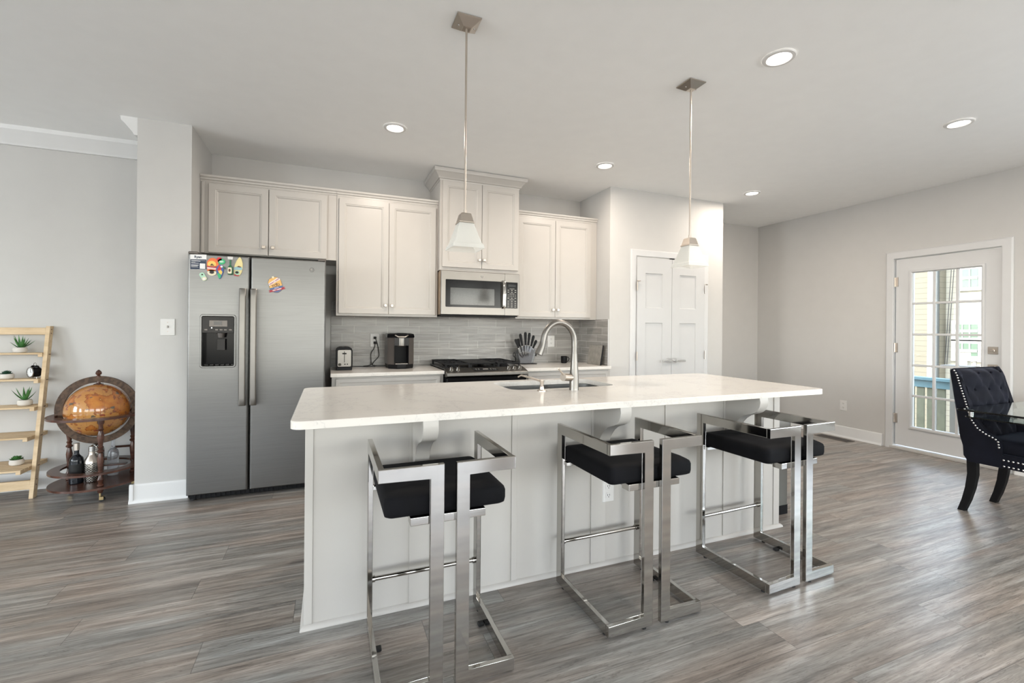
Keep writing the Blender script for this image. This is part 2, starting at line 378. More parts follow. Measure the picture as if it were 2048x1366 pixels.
    def build(s, name, m, parent=None, smooth=35, origin=None):
        bm = s.bm
        bmesh.ops.remove_doubles(bm, verts=bm.verts, dist=1e-6)
        bmesh.ops.recalc_face_normals(bm, faces=bm.faces)
        if parent is not None: off = wl(parent)
        elif origin is not None: off = Vector(origin)
        else:
            xs = [v.co for v in bm.verts]
            off = Vector(((min(c.x for c in xs)+max(c.x for c in xs))/2, (min(c.y for c in xs)+max(c.y for c in xs))/2, min(c.z for c in xs)))
        bmesh.ops.translate(bm, verts=bm.verts, vec=-off)
        me = bpy.data.meshes.new(name); bm.to_mesh(me); bm.free()
        me.materials.append(M[m] if isinstance(m, str) else m)
        if smooth:
            for p in me.polygons: p.use_smooth = True
            me.set_sharp_from_angle(angle=math.radians(smooth))
        o = bpy.data.objects.new(name, me); COL.objects.link(o)
        if parent is not None: o.parent = parent
        else: o.location = off
        if smooth and smooth < 55: wn = o.modifiers.new('weighted_normal', 'WEIGHTED_NORMAL'); wn.keep_sharp = True; wn.weight = 60
        return o
def wl(o):
    v = Vector((0, 0, 0))
    while o is not None: v = v+o.location; o = o.parent
    return v
def tag(o, label, cat, group=None, kind=None):
    o['label'] = label; o['category'] = cat
    if group: o['group'] = group
    if kind: o['kind'] = kind
    return o
def thing(name, loc, label, cat, group=None):
    o = bpy.data.objects.new(name, None); COL.objects.link(o); o.empty_display_size = .1; o.location = loc
    return tag(o, label, cat, group)
def struct(g, name, m, **k):
    o = g.build(name, m, **k); o['kind'] = 'structure'; return o
def copy_tree(o, parent=None):
    c = o.copy(); COL.objects.link(c)
    if parent is not None: c.parent = parent
    for ch in list(o.children): copy_tree(ch, c)
    return c
def text(body, size, x, y, z, m, parent, name='lettering', rot=0, face=None, ext=.0004, bold=0, sx=1):
    cu = bpy.data.curves.new('t', 'FONT'); cu.body = body; cu.size = size; cu.align_x = 'CENTER'; cu.align_y = 'CENTER'; cu.extrude = ext; cu.offset = bold
    ob = bpy.data.objects.new('t', cu); COL.objects.link(ob)
    bpy.context.view_layer.update()
    me = bpy.data.meshes.new_from_object(ob.evaluated_get(bpy.context.evaluated_depsgraph_get()))
    bpy.data.objects.remove(ob); bpy.data.curves.remove(cu)
    if not face: face = Matrix.Rotation(PI/2, 4, 'X')        # facing -y
    T = Matrix.Translation(Vector((x, y, z))-wl(parent)) @ face @ Matrix.Rotation(rot, 4, 'Z') @ Matrix.Diagonal((sx, 1, 1, 1))
    me.transform(T); me.materials.clear(); me.materials.append(M[m]); me.name = name
    o = bpy.data.objects.new(name, me); COL.objects.link(o); o.parent = parent
    return o
def rrect(x0, x1, z0, z1, r, y, k=6):
    """rounded rectangle loop in xz plane at y"""
    pts = []
    for cx, cz, a0 in ((x1-r, z0+r, -PI/2), (x1-r, z1-r, 0), (x0+r, z1-r, PI/2), (x0+r, z0+r, PI)):
        for i in range(k+1):
            a = a0+PI/2*i/k; pts.append((cx+r*math.cos(a), y, cz+r*math.sin(a)))
    return pts
def rrect_h(x0, x1, y0, y1, r, z, k=6):
    return [(p[0], p[2], z) for p in rrect(x0, x1, y0, y1, r, 0, k)]

def slot_socket(plate, T):
    """one raised receptacle with its dark slots, one mesh with two materials"""
    g = G(T); g.loft([rrect(-.017, .017, -.016, .016, .008, .0005), rrect(-.017, .017, -.016, .016, .008, -.002)]); n0 = len(g.bm.faces)
    for dx in (-.006, .006): g.box(dx-.0014, dx+.0014, -.0027, -.0018, -.001, .008)
    g.cyl((0, -.0027, -.007), (0, -.0018, -.007), .0026, n=8)
    g.bm.faces.ensure_lookup_table()
    for f in g.bm.faces[n0:]: f.material_index = 1
    o = g.build('socket', 'white_plastic', plate, smooth=0); o.data.materials.append(M['socket_dark']); return o
# ================================================================ ROOM SHELL
struct(G().box(LEFT_X-.2, RIGHT_X+.02, FRONT_Y-.2, 4.8, -.1, 0), 'floor', 'floor')
struct(G().box(LEFT_X-.3, RIGHT_X+.3, FRONT_Y-.3, 4.95, CEIL, CEIL+.25), 'ceiling', 'ceiling')
BACK = 4.60
struct(G().box(LEFT_X-.2, 2.69, BACK, BACK+.15, 0, CEIL), 'wall_back', 'wall')
struct(G().box(-1.281, -.955, 3.994, BACK, 0, CEIL), 'wall_fridge_side', 'wall')
struct(G().box(2.687, 4.234, 3.985, 4.90, 0, CEIL), 'wall_pantry', 'wall')
struct(G().box(4.234, RIGHT_X+.15, 4.724, 4.9, 0, CEIL), 'wall_far', 'wall')
# right wall with door opening (y 2.13..3.07) and a window opening out of view
DY0, DY1, DZ = 2.15, 3.06, 2.06
g = G(); X0, X1 = RIGHT_X, RIGHT_X+.15
g.box(X0, X1, DY1, 4.724, 0, CEIL); g.box(X0, X1, DY0, DY1, DZ, CEIL); g.box(X0, X1, 0.05, DY0, 0, CEIL)
g.box(X0, X1, -1.55, .05, 0, .55); g.box(X0, X1, -1.55, .05, 2.35, CEIL); g.box(X0, X1, FRONT_Y, -1.55, 0, CEIL)
struct(g, 'wall_right', 'wall')
def wall_with_windows(name, wins, fixed, axis, lo, hi):
    g = G(); segs = []; p = lo
    for a, b in wins: segs.append((p, a, 0, CEIL)); segs.append((a, b, 0, .6)); segs.append((a, b, 2.4, CEIL)); p = b
    segs.append((p, hi, 0, CEIL))
    for a, b, z0, z1 in segs:
        if axis == 'x': g.box(a, b, fixed-.15, fixed, z0, z1)
        else: g.box(fixed-.15, fixed, a, b, z0, z1)
    struct(g, name, 'wall')
wall_with_windows('wall_front', FRONT_WINDOWS, FRONT_Y, 'x', LEFT_X-.15, RIGHT_X+.15)
wall_with_windows('wall_left', LEFT_WINDOWS, LEFT_X, 'y', FRONT_Y, BACK)
def window_frame(n, a, b, fixed, axis, z0=.6, z1=2.4, out=-1):
    g = G()
    def bx(u0, u1, w0, w1, z0_, z1_):
        if axis == 'x': g.box(u0, u1, w0, w1, z0_, z1_)
        else: g.box(w0, w1, u0, u1, z0_, z1_)
    f0, f1 = sorted((fixed, fixed-out*.015)); i0, i1 = sorted((fixed+out*.12, fixed))
    for u0, u1, q0, q1 in ((a-.08, a, z0-.08, z1+.08), (b, b+.08, z0-.08, z1+.08), (a-.08, b+.08, z1, z1+.08), (a-.08, b+.08, z0-.08, z0)): bx(u0, u1, f0, f1, q0, q1)
    m0, m1 = sorted((fixed-.0+out*.01, fixed+out*.025))
    mid = (a+b)/2; bx(mid-.02, mid+.02, m0, m1, z0, z1); bx(a, b, m0, m1, (z0+z1)/2-.025, (z0+z1)/2+.025)
    struct(g, 'window_%d' % n, 'trim')
k = 1
for a, b in FRONT_WINDOWS: window_frame(k, a, b, FRONT_Y, 'x'); k += 1
for a, b in LEFT_WINDOWS: window_frame(k, a, b, LEFT_X, 'y'); k += 1
window_frame(k, -1.55, .05, RIGHT_X, 'y', .55, 2.35, out=1)

# baseboards (with a small toe moulding)
BB = [(0, 0), (.026, 0), (.026, .012), (.016, .03), (.014, .118), (.008, .132), (0, .132)]
def base(name, p, q, nrm):
    p, q, nrm = Vector((*p, 0)), Vector((*q, 0)), Vector((*nrm, 0))
    g = G(); g.loft([[e+nrm*u+Vector((0, 0, z)) for u, z in BB] for e in (p, q)]); struct(g, name, 'moulding')
base('baseboard_back', (LEFT_X, BACK), (-1.295, BACK), (0, -1))
base('baseboard_fridge_side_front', (-1.307, 3.994), (-.955, 3.994), (0, -1))
base('baseboard_fridge_side_left', (-1.281, 3.97), (-1.281, BACK), (-1, 0))
base('baseboard_pantry_left', (2.687, 3.985), (2.945, 3.985), (0, -1)); base('baseboard_pantry_right', (4.006, 3.985), (4.26, 3.985), (0, -1))
base('baseboard_pantry_end', (4.234, 3.96), (4.234, 4.724), (1, 0))
base('baseboard_far', (4.234, 4.724), (RIGHT_X, 4.724), (0, -1))
base('baseboard_right', (RIGHT_X, 4.724), (RIGHT_X, 3.13), (-1, 0)); base('baseboard_right_front', (RIGHT_X, 2.08), (RIGHT_X, FRONT_Y), (-1, 0))
base('baseboard_front', (LEFT_X, FRONT_Y), (RIGHT_X, FRONT_Y), (0, 1)); base('baseboard_left', (LEFT_X, FRONT_Y), (LEFT_X, BACK), (1, 0))
# crown moulding on the living room side
CR = [(0, 0), (.012, 0), (.02, -.0), (.03, .02), (.075, .075), (.095, .095), (.1, .125), (0, .125)]
def crown(name, pts):
    g = G(); g.loft([[Vector((x+ux*u, y+uy*u, CEIL-.125+z)) for u, z in CR] for x, y, ux, uy in pts]); struct(g, name, 'moulding')
crown('trim_1', [(LEFT_X, BACK, 0, -1), (-1.281, BACK, -1, -1), (-1.281, 3.996, -1, 0)])

# pantry double door + casing
def casing(name, x0, x1, z1, y, w=.07, T=None):
    g = G(T)
    pr = [(0, 0), (0, .014), (.008, .018), (w-.012, .018), (w, .008), (w, 0)]
    path = [(x0, 0, -1, 0), (x0, z1, -1, 1), (x1, z1, 1, 1), (x1, 0, 1, 0)]
    g.loft([[(px+dx*u, y-v, pz+dz*u) for u, v in pr] for px, pz, dx, dz in path]); struct(g, name, 'trim')
casing('trim_2', 3.008, 3.938, 2.045, 3.985)
door2 = bpy.data.objects.new('door_2', None); COL.objects.link(door2); door2.location = (3.47, 3.985, 0); door2['kind'] = 'structure'
def panelled_leaf(x0, x1, z0, z1, y, rects):
    """flat leaf with recessed panels"""
    g = G(); t = .004
    xs = sorted({x0, x1, *[r[0] for r in rects], *[r[1] for r in rects]}); zs = sorted({z0, z1, *[r[2] for r in rects], *[r[3] for r in rects]})
    V = {}
    def v(a, b):
        if (a, b) not in V: V[(a, b)] = g._v((a, y, b))
        return V[(a, b)]
    for i in range(len(xs)-1):
        for j in range(len(zs)-1):
            a, b, c, d = xs[i], xs[i+1], zs[j], zs[j+1]
            if any(r[0] <= a and b <= r[1] and r[2] <= c and d <= r[3] for r in rects): continue
            g.bm.faces.new((v(a, c), v(b, c), v(b, d), v(a, d)))
    for r in rects:
        g.loft([[(r[0]+i, y+d, r[2]+i), (r[1]-i, y+d, r[2]+i), (r[1]-i, y+d, r[3]-i), (r[0]+i, y+d, r[3]-i)] for i, d in ((0, 0), (.004, .009), (.014, .011))], False, True)
    g.loft([[(x0, y, z0), (x1, y, z0), (x1, y, z1), (x0, y, z1)], [(x0, y+.03, z0), (x1, y+.03, z0), (x1, y+.03, z1), (x0, y+.03, z1)]], False, True)
    return g
ly = 3.955
for s, (a, b) in enumerate(((3.012, 3.468), (3.472, 3.932))):
    px0, px1 = a+.105, b-.125
    lf = panelled_leaf(a, b, .012, 2.03, ly, [(px0, px1, .22, 1.335), (px0, px1, 1.495, 1.865)]).build('door_leaf', 'door_white', door2)
    hx = b-.035 if s == 0 else a+.035; sg = -1 if s == 0 else 1
    g = G(); g.box(hx-.027, hx+.027, ly-.008, ly, .925-.027, .925+.027, .002); g.cyl((hx, ly-.045, .925), (hx, ly-.006, .925), .01)
    g.box(min(hx-.01*sg, hx+.115*sg), max(hx-.01*sg, hx+.115*sg), ly-.055, ly-.042, .915, .935, .003); g.build('lever_handle', 'nail', lf)
    xh = a-.006 if s == 0 else b+.006
    for z in (1.72, .98, .25):
        g = G(); g.cyl((xh, ly-.01, z-.045), (xh, ly-.01, z+.045), .006, n=10); g.cyl((xh, ly-.01, z+.045), (xh, ly-.01, z+.052), .004, n=8)
        g.box(xh-.003, xh+.012 if s == 0 else xh+.003, ly-.004, ly, z-.045, z+.045); g.build('hinge', 'nickel', lf)
        if z == 1.72:
            g = G(); g.cyl((xh, ly-.012, z+.055), (xh-.025*sg*-1*-1, ly-.03, z+.055), .004, n=8); g.cyl((xh-.012, ly-.02, z+.055), (xh+.016, ly-.02, z+.055), .006, n=8); g.build('hinge_door_stop', 'nickel', lf)
G().box(3.45, 3.50, ly-.002, ly+.02, 2.03, 2.042).build('ball_catch', 'black_plastic', door2)

# French door in the right wall (faces -x): local x -> -world y
def TR(xf): return Matrix(((0, 1, 0, xf), (-1, 0, 0, 0), (0, 0, 1, 0), (0, 0, 0, 1)))   # local (x,y,z) -> world (xf + y, -x, z)
casing('trim_3', -3.03, -2.175, 2.05, 0, .075, TR(RIGHT_X))
door1 = bpy.data.objects.new('door_1', None); COL.objects.link(door1); door1.location = (RIGHT_X, 2.6, 0); door1['kind'] = 'structure'
xf = RIGHT_X+.015
g = G(TR(xf))
ax0, ax1, az0, az1 = -3.02, -2.185, .045, 2.04; gx0, gx1, gz0, gz1 = -2.872, -2.322, .262, 1.885
def rl(i, d, x0=ax0, x1=ax1, z0=az0, z1=az1): return [(x0+i, d, z0+i), (x1-i, d, z0+i), (x1-i, d, z1-i), (x0+i, d, z1-i)]
g.loft([rl(0, .045), rl(0, 0), rl(-.028, 0, gx0, gx1, gz0, gz1), rl(-.024, -.012, gx0, gx1, gz0, gz1), rl(-.008, -.014, gx0, gx1, gz0, gz1), rl(0, -.004, gx0, gx1, gz0, gz1), rl(0, .045, gx0, gx1, gz0, gz1)], False, False)
leaf = g.build('door_leaf', 'trim', door1)
g = G(TR(xf))
for i in (1, 2): xm = gx0+(gx1-gx0)*i/3; g.box(xm-.011, xm+.011, .006, .03, gz0, gz1, .003)
for i in range(1, 5): zm = gz0+(gz1-gz0)*i/5; g.box(gx0, gx1, .007, .029, zm-.011, zm+.011, .003)
g.build('glazing_bars', 'trim', leaf)
G(TR(xf)).box(gx0, gx1, .016, .02, gz0, gz1).build('glass_pane', 'pane', leaf)
for z, nm in ((1.095, 'deadbolt'), (.93, 'lever_handle')):
    g = G(TR(xf)); g.box(-2.275, -2.205, -.008, 0, z-.034, z+.034, .002); g.cyl((-2.24, -.03, z), (-2.24, -.006, z), .013)
    if nm == 'deadbolt': g.box(-2.262, -2.218, -.034, -.026, z-.008, z+.008, .002)
    else: g.box(-2.34, -2.23, -.055, -.04, z-.01, z+.01, .003); g.cyl((-2.24, -.05, z), (-2.24, -.006, z), .01)
    g.build(nm, 'nickel', leaf)
for z in (1.80, 1.09, .33):
    g = G(TR(xf)); g.cyl((-3.027, -.012, z-.05), (-3.027, -.012, z+.05), .007, n=10); g.box(-3.035, -3.0, -.006, 0, z-.05, z+.05); g.build('hinge', 'nickel', leaf)
G().box(RIGHT_X-.02, RIGHT_X+.14, DY0, DY1, 0, .028, .004).build('threshold', 'cab', door1)
g = G(); g.box(RIGHT_X+.001, RIGHT_X+.13, DY1-.03, DY1-.001, .0, DZ); g.box(RIGHT_X+.001, RIGHT_X+.13, DY0+.001, DY0+.03, 0, DZ); g.box(RIGHT_X+.001, RIGHT_X+.13, DY0, DY1, DZ-.012, DZ-.001)
g.build('door_jamb', 'trim', door1)

# backsplash tile
ZC = .885
struct(G().box(.012, 2.686, 4.592, BACK-.001, ZC, 1.50), 'wall_backsplash', 'tile_x')
g = G(); g.box(2.679, 2.6865, 4.0, 4.592, ZC, 1.366); struct(g, 'wall_backsplash_side', 'tile_y')
struct(G().box(2.678, 2.688, 3.993, 4.001, ZC, 1.368), 'trim_4', 'trim')

# ================================================================ CABINETS
DOORP = [(0, .002), (.002, 0), (.046, 0), (.05, .003), (.056, .003), (.06, .007), (.064, .010)]
def knob(x, y, z, parent):
    g = G(); g.cyl((x, y, z), (x, y-.016, z), .005, n=10); g.box(x-.0135, x+.0135, y-.026, y-.015, z-.0135, z+.0135, .003); return g.build('knob', 'nickel', parent)
def cab_door(x0, x1, z0, z1, y, parent, kx, kz, name='door'):
    d = G().panel(x0, x1, z0, z1, y-.02, DOORP, .0195).build(name, 'cab', parent, smooth=20)
    if kx is not None: knob(kx, y-.02, kz, d)
    return d
def cab_crown(x0, x1, yb, yf, z0, prof, parent, left=True, right=True):
    g = G(); lps = []
    for u, z in prof:
        l = u if left else 0; r = u if right else 0
        lps.append([(x0-l, yb, z0+z), (x0-l, yf-u, z0+z), (x1+r, yf-u, z0+z), (x1+r, yb, z0+z)])
    g.loft(lps); g.build('crown_moulding', 'cab', parent, smooth=25)
UY = 4.235
SM = [(.003, 0), (.003, .012), (.012, .018), (.014, .03), (.024, .038), (.026, .052)]
# cabinet over the fridge
c = thing('wall_cabinet', (-.455, 4.4, 1.83), 'white two door cabinet above the stainless fridge', 'cabinet', 'white kitchen wall cabinets')
G().box(-.953, .048, UY, BACK-.002, 1.84, 2.405).build('body', 'cab', c)
G().box(-.945, -.925, UY-.012, UY, 1.84, 2.405, .003).build('filler_strip', 'cab', c); G().box(-.02, .04, UY-.003, UY, 1.84, 2.405).build('filler_strip', 'cab', c)
cab_door(-.895, -.477, 1.845, 2.39, UY, c, -.508, 1.909); cab_door(-.471, -.03, 1.845, 2.39, UY, c, -.44, 1.909)
cab_crown(-.953, .048, BACK-.01, UY, 2.403, SM, c, False, False)
# left wall cabinet
c = thing('wall_cabinet', (.5, 4.4, 1.363), 'tall white two door cabinet above the toaster and coffee maker', 'cabinet', 'white kitchen wall cabinets')
G().box(.05, .938, UY, BACK-.002, 1.363, 2.405).build('body', 'cab', c)
cab_door(.068, .488, 1.382, 2.385, UY, c, .462, 1.459); cab_door(.492, .918, 1.382, 2.385, UY, c, .519, 1.459)
cab_crown(.05, .938, BACK-.01, UY, 2.403, SM, c, False, False)
# cabinet above the microwave
c = thing('wall_cabinet', (1.34, 4.4, 1.8), 'white two door cabinet above the microwave, taller than its neighbours', 'cabinet', 'white kitchen wall cabinets')
HY = 4.155
G().box(.94, 1.733, HY, BACK-.002, 1.80, 2.66).build('body', 'cab', c)
cab_door(.962, 1.342, 1.83, 2.63, HY, c, 1.318, 1.91); cab_door(1.346, 1.722, 1.83, 2.63, HY, c, 1.368, 1.91)
cab_crown(.94, 1.733, BACK-.01, HY, 2.635, [(.003, 0), (.006, .012), (.016, .016), (.022, .03), (.05, .062), (.062, .068), (.066, .088), (.066, .1)], c)
# right wall cabinet
c = thing('wall_cabinet', (2.2, 4.4, 1.363), 'white two door cabinet above the knife block, beside the pantry wall', 'cabinet', 'white kitchen wall cabinets')
G().box(1.736, 2.684, UY, BACK-.002, 1.363, 2.405).build('body', 'cab', c)
cab_door(1.752, 2.172, 1.382, 2.385, UY, c, 2.147, 1.459); cab_door(2.176, 2.60, 1.382, 2.385, UY, c, 2.203, 1.459)
cab_crown(1.736, 2.684, BACK-.01, UY, 2.403, SM, c, False, False)
# base cabinets
def base_cab(x0, x1, label, cx):
    c = thing('base_cabinet', ((x0+x1)/2, 4.3, 0), label, 'cabinet')
    G().box(x0, x1, 3.965, BACK-.002, .1, .853).build('body', 'cab', c); G().box(x0, x1, 4.03, BACK-.01, 0, .1).build('toe_kick', 'cab', c)
    G().panel(x0+.03, x1-.03, .675, .838, 3.945, [(0, .002), (.002, 0), (.03, 0), (.034, .004), (.04, .006)], .0195).build('drawer', 'cab', c, smooth=20)
    knob(cx, 3.945, .757, [o for o in c.children if o.name.startswith('drawer')][0])
    m = (x0+x1)/2
    cab_door(x0+.03, m-.002, .12, .66, 3.965, c, m-.03, .6); cab_door(m+.002, x1-.03, .12, .66, 3.965, c, m+.03, .6)
base_cab(.018, .938, 'white base cabinet with a drawer between fridge and range', .50)
base_cab(1.725, 2.683, 'white base cabinet right of the range by the pantry wall', 2.2)
tag(G().box(.008, .942, 3.93, 4.591, .855, ZC, .003, 2).build('countertop', 'quartz'), 'white quartz countertop under the toaster and coffee maker', 'countertop')
tag(G().box(1.718, 2.678, 3.93, 4.591, .855, ZC, .003, 2).build('countertop', 'quartz'), 'white quartz countertop under the knife block', 'countertop')

# ================================================================ ISLAND
IX0, IX1, IY0, IY1 = -.088, 2.700, 2.075, 2.80
isl = thing('kitchen_island', (1.3, 2.43, 0), 'long white panelled kitchen island cabinet with scrolled brackets', 'kitchen island')
g = G(); w_ = .025
for a in ((IX0, IX1, IY0, IY0+w_), (IX0, IX1, IY1-w_, IY1), (IX0, IX0+w_, IY0+w_, IY1-w_), (IX1-w_, IX1, IY0+w_, IY1-w_)): g.box(a[0], a[1], a[2], a[3], 0, .883)
g.build('body', 'island', isl)
g = G()
for x, wd in ((IX0+.004, .05), (.85, .028), (1.79, .028), (IX1-.03, .05)): g.box(max(x-wd/2, IX0-.003), min(x+wd/2, IX1+.003), IY0-.006, IY0, .02, .883, .001)
for x in (.385, 1.335, 2.262): g.box(x-.045, x+.045, IY0-.006, IY0, .02, .883, .001)
g.build('batten', 'island', isl)
g = G(); lps = [[(IX0+dx, IY0-.006-u, z) if False else None for u, z in []] for dx in ()]
g.loft([[(x-u*sx, IY0-u, z) for u, z in ((0, 0), (.018, 0), (.016, .010), (.008, .018), (0, .02))] for x, sx in ((IX0, 1), (IX1, -1))])
g.loft([[(IX0-u, y-u*sy, z) for u, z in ((0, 0), (.018, 0), (.016, .010), (.008, .018), (0, .02))] for y, sy in ((IY0, 1), (IY1, -1))])
g.build('shoe_moulding', 'island', isl)
prof = [(0, .883)]
crv = [(.235, .883), (.24, .86), (.235, .835), (.222, .812), (.205, .797), (.18, .786), (.155, .778), (.128, .766), (.10, .748), (.078, .725), (.062, .70), (.05, .672), (.042, .642), (.036, .615), (.028, .595), (.0, .588)]
for x in (.385, 1.335, 2.262):
    poly = [(IY0-.006-u, z) for u, z in prof+crv]
    G().prism(poly, 'x', x-.032, x+.032, .002).build('bracket', 'island', isl, smooth=40)
g = G(); g.box(1.36, 1.432, IY0-.009, IY0-.003, .335, .452, .003); pl = g.build('outlet_plate', 'white_plastic', isl)
for z in (.418, .37): slot_socket(pl, Matrix.Translation((1.396, IY0-.009, z)))
# top with sink cut-out
CX0, CX1, CY0, CY1, Z0, Z1 = -.133, 2.775, 1.829, 2.841, .884, .914
SX0, SX1, SY0, SY1 = .96, 1.66, 2.37, 2.76
def lp2(x0, x1, y0, y1, r, z): return rrect_h(x0, x1, y0, y1, r, z)
g = G(); e = .003
O = (CX0, CX1, CY0, CY1, .045); S = (SX0, SX1, SY0, SY1, .07)
g.loft([lp2(*S, Z0), lp2(*O, Z0), lp2(*O, Z1-e), lp2(O[0]+e, O[1]-e, O[2]+e, O[3]-e, O[4]-e, Z1), lp2(*S, Z1), lp2(*S, Z0)], False, False)
tag(g.build('island_countertop', 'quartz'), 'long white quartz worktop on the kitchen island with rounded corners', 'countertop')
snk = thing('kitchen_sink', (1.31, 2.56, .70), 'double bowl stainless sink set under the island worktop', 'sink')
G().loft([lp2(SX0-.02, SX1+.02, SY0-.02, SY1+.02, .07, Z0-.001), lp2(SX0+.005, SX1-.005, SY0+.005, SY1-.005, .065, Z0-.001)], False, False).build('rim', 'steel', snk)
xm = 1.31
for a, b in ((SX0+.006, xm-.012), (xm+.012, SX1-.006)):
    g = G(); q = (a, b, SY0+.006, SY1-.006)
    g.loft([lp2(*q, .06, Z0-.002), lp2(a+.006, b-.006, q[2]+.006, q[3]-.006, .06, .72), lp2(a+.03, b-.03, q[2]+.03, q[3]-.03, .05, .70)], False, True); bw = g.build('bowl', 'steel', snk)
    G().lathe([(.04, .7005), (.04, .703), (.03, .7035), (.0, .702)], ((a+b)/2, 2.565, 0)).build('drain', 'chrome', bw)
G().box(xm-.012, xm+.012, SY0+.02, SY1-.02, .86, Z0-.006, .003).build('divider', 'steel', snk)
# faucet
fx, fy = 1.299, 2.275
fa = thing('faucet', (fx, fy, Z1), 'tall brushed pull-down faucet arching over the island sink', 'faucet')
g = G(); g.lathe([(.0275, 0), (.0275, .004), (.0265, .01), (.0265, .06), (.024, .10), (.0185, .18), (.0175, .205)], (fx, fy, Z1))
g.build('body', 'steel_bright', fa)
arc = [(fx, fy, Z1+.20), (fx, fy, Z1+.25)]; R_ = .098
for i in range(0, 19):
    t = PI*i/18*.94; arc.append((fx-R_+R_*math.cos(t), fy, Z1+.275+R_*math.sin(t)*1.12))
G().tube(arc, .0165, 14).build('spout', 'steel_bright', fa)
tip = Vector(arc[-1]); pv = (tip-Vector(arc[-2])).normalized()
hd = G(); hd.tube([tip, tip+pv*.02, tip+pv*.03+Vector((-.002, 0, -.01)), tip+Vector((-.032, 0, -.09))], [.0165, .0165, .0185, .0235], 18); hd.build('spray_head', 'steel_bright', fa)
g = G(); g.cyl((fx-.02, fy-.0, Z1+.072), (fx-.085, fy-.025, Z1+.078), .0215, n=20); g.build('valve_body', 'nickel', fa)
G().tube([(fx-.08, fy-.023, Z1+.09), (fx-.118, fy-.032, Z1+.128)], [.006, .0045], 10).build('lever', 'nickel', fa)
# soap dispenser
sx, sy = 1.105, 2.295
so = thing('soap_dispenser', (sx, sy, Z1), 'small brushed soap dispenser left of the faucet on the island', 'soap dispenser')
G().lathe([(.026, 0), (.026, .004), (.014, .008), (.012, .025), (.009, .028), (.011, .05), (.013, .055), (.013, .062), (0, .064)], (sx, sy, Z1)).build('pump', 'nickel', so)
G().tube([(sx, sy, Z1+.052), (sx-.05, sy+.04, Z1+.07), (sx-.095, sy+.075, Z1+.082), (sx-.11, sy+.085, Z1+.072)], [.006, .0055, .005, .005], 8).build('spout', 'nickel', so)

# ================================================================ FRIDGE
FX0, FXM, FX1, FY, FZ0, FZ1 = -.938, -.551, -.032, 3.84, .052, 1.775
fr = thing('refrigerator', (-.485, 4.2, 0), 'tall stainless side-by-side refrigerator with water dispenser', 'refrigerator')
G().box(FX0+.008, FX1-.008, FY+.085, 4.585, .03, 1.765, .004).build('body', 'dark_grey', fr)
def fridge_door(x0, x1, hole, name):
    g = G(); T = .075; r = .02
    def L(i, y, rr=None): return rrect(x0+i, x1-i, FZ0+i, FZ1-i, rr or .004, y)
    lps = [rrect(x0, x1, FZ0, FZ1, .004, FY+T), rrect(x0, x1, FZ0, FZ1, .004, FY+.016)]
    for k_ in range(1, 6):
        a = PI/2*k_/5; i = .016*(1-math.cos(a)); lps.append(rrect(x0+i, x1-i, FZ0+i*.5, FZ1-i*.5, .004, FY+.016-.016*math.sin(a)))
    if hole:
        h = hole; lps += [rrect(h[0], h[1], h[2], h[3], .02, FY), rrect(h[0]+.003, h[1]-.003, h[2]+.003, h[3]-.003, .018, FY-.004), rrect(h[0]+.011, h[1]-.011, h[2]+.011, h[3]-.011, .012, FY-.004), rrect(h[0]+.014, h[1]-.014, h[2]+.014, h[3]-.014, .01, FY+.004)]
    g.loft(lps, True, not hole); return g.build(name, 'steel', fr, smooth=30)
H = (-.862, -.636, .960, 1.345)
dl = fridge_door(FX0, FXM-.004, H, 'freezer_door'); dr = fridge_door(FXM+.006, FX1, None, 'refrigerator_door')
h = (H[0]+.014, H[1]-.014, H[2]+.014, H[3]-.014)
dp = G().loft([rrect(*h, .01, FY+.004), rrect(*h, .01, FY+.07)], False, True).build('dispenser_recess', 'black_gloss', dl)
G().box(h[0], h[1], FY-.002, FY+.03, 1.212, h[3]-.001, .002).build('control_panel', 'dark_grey', dp)
G().box(h[0]+.045, h[1]-.042, FY-.004, FY, 1.258, 1.302).build('button_plate', 'gunmetal', dp)
G().box(-.776, -.725, FY-.0055, FY-.003, 1.27, 1.296).build('display', 'display', dp)
G().cyl((-.789, FY-.0035, 1.248), (-.789, FY-.001, 1.248), .0035, n=10).build('indicator_light', 'led_dot', dp)
for bx in (-.824, -.758, -.73, -.704, -.672): G().box(bx-.009, bx+.009, FY-.003, FY-.0015, 1.230, 1.240, .0006).build('button', 'gunmetal', dp)
g = G(); g.cyl((-.738, FY+.035, 1.21), (-.738, FY+.035, 1.178), .028, .022); g.build('ice_chute', 'gunmetal', dp)
g = G(); g.box(-.765, -.712, FY+.04, FY+.046, 1.085, 1.168, .002); g.build('paddle', 'dark_grey', dp)
g = G()
for i in range(6): g.box(-.835+i*.033, -.812+i*.033, FY+.012, FY+.062, .977, .983)
g.build('drip_tray', 'dark_grey', dp)
def fhandle(x0, x1, par):
    g = G(); yb = FY-.055; sec = []
    for z, yy in [(1.538, FY-.045), (1.53, FY-.052), (1.48, FY-.058), (1.30, FY-.062), (1.1, FY-.064), (.9, FY-.062), (.74, FY-.058), (.69, FY-.052), (.682, FY-.045)]:
        r = .006
        sec.append([(x0, yy+.02, z), (x0, yy+r, z), (x0+r, yy, z), ((x0+x1)/2, yy-.002, z), (x1-r, yy, z), (x1, yy+r, z), (x1, yy+.02, z)])
    g.loft(sec); hd = g.build('handle', 'steel_bright', par)
    xm_ = (x0+x1)/2
    for z in (1.505, .72): G().box(x0+.006, x1-.006, FY-.042, FY, z-.028, z+.028, .004).build('handle_mount', 'nickel', hd)
fhandle(-.612, -.568, dl); fhandle(-.541, -.499, dr)
g = G(); g.box(FX0+.01, FX1-.01, FY+.05, FY+.12, .012, .05)
for i in range(28): xx = FX0+.03+i*.031; g.box(xx, xx+.02, FY+.042, FY+.052, .016, .044)
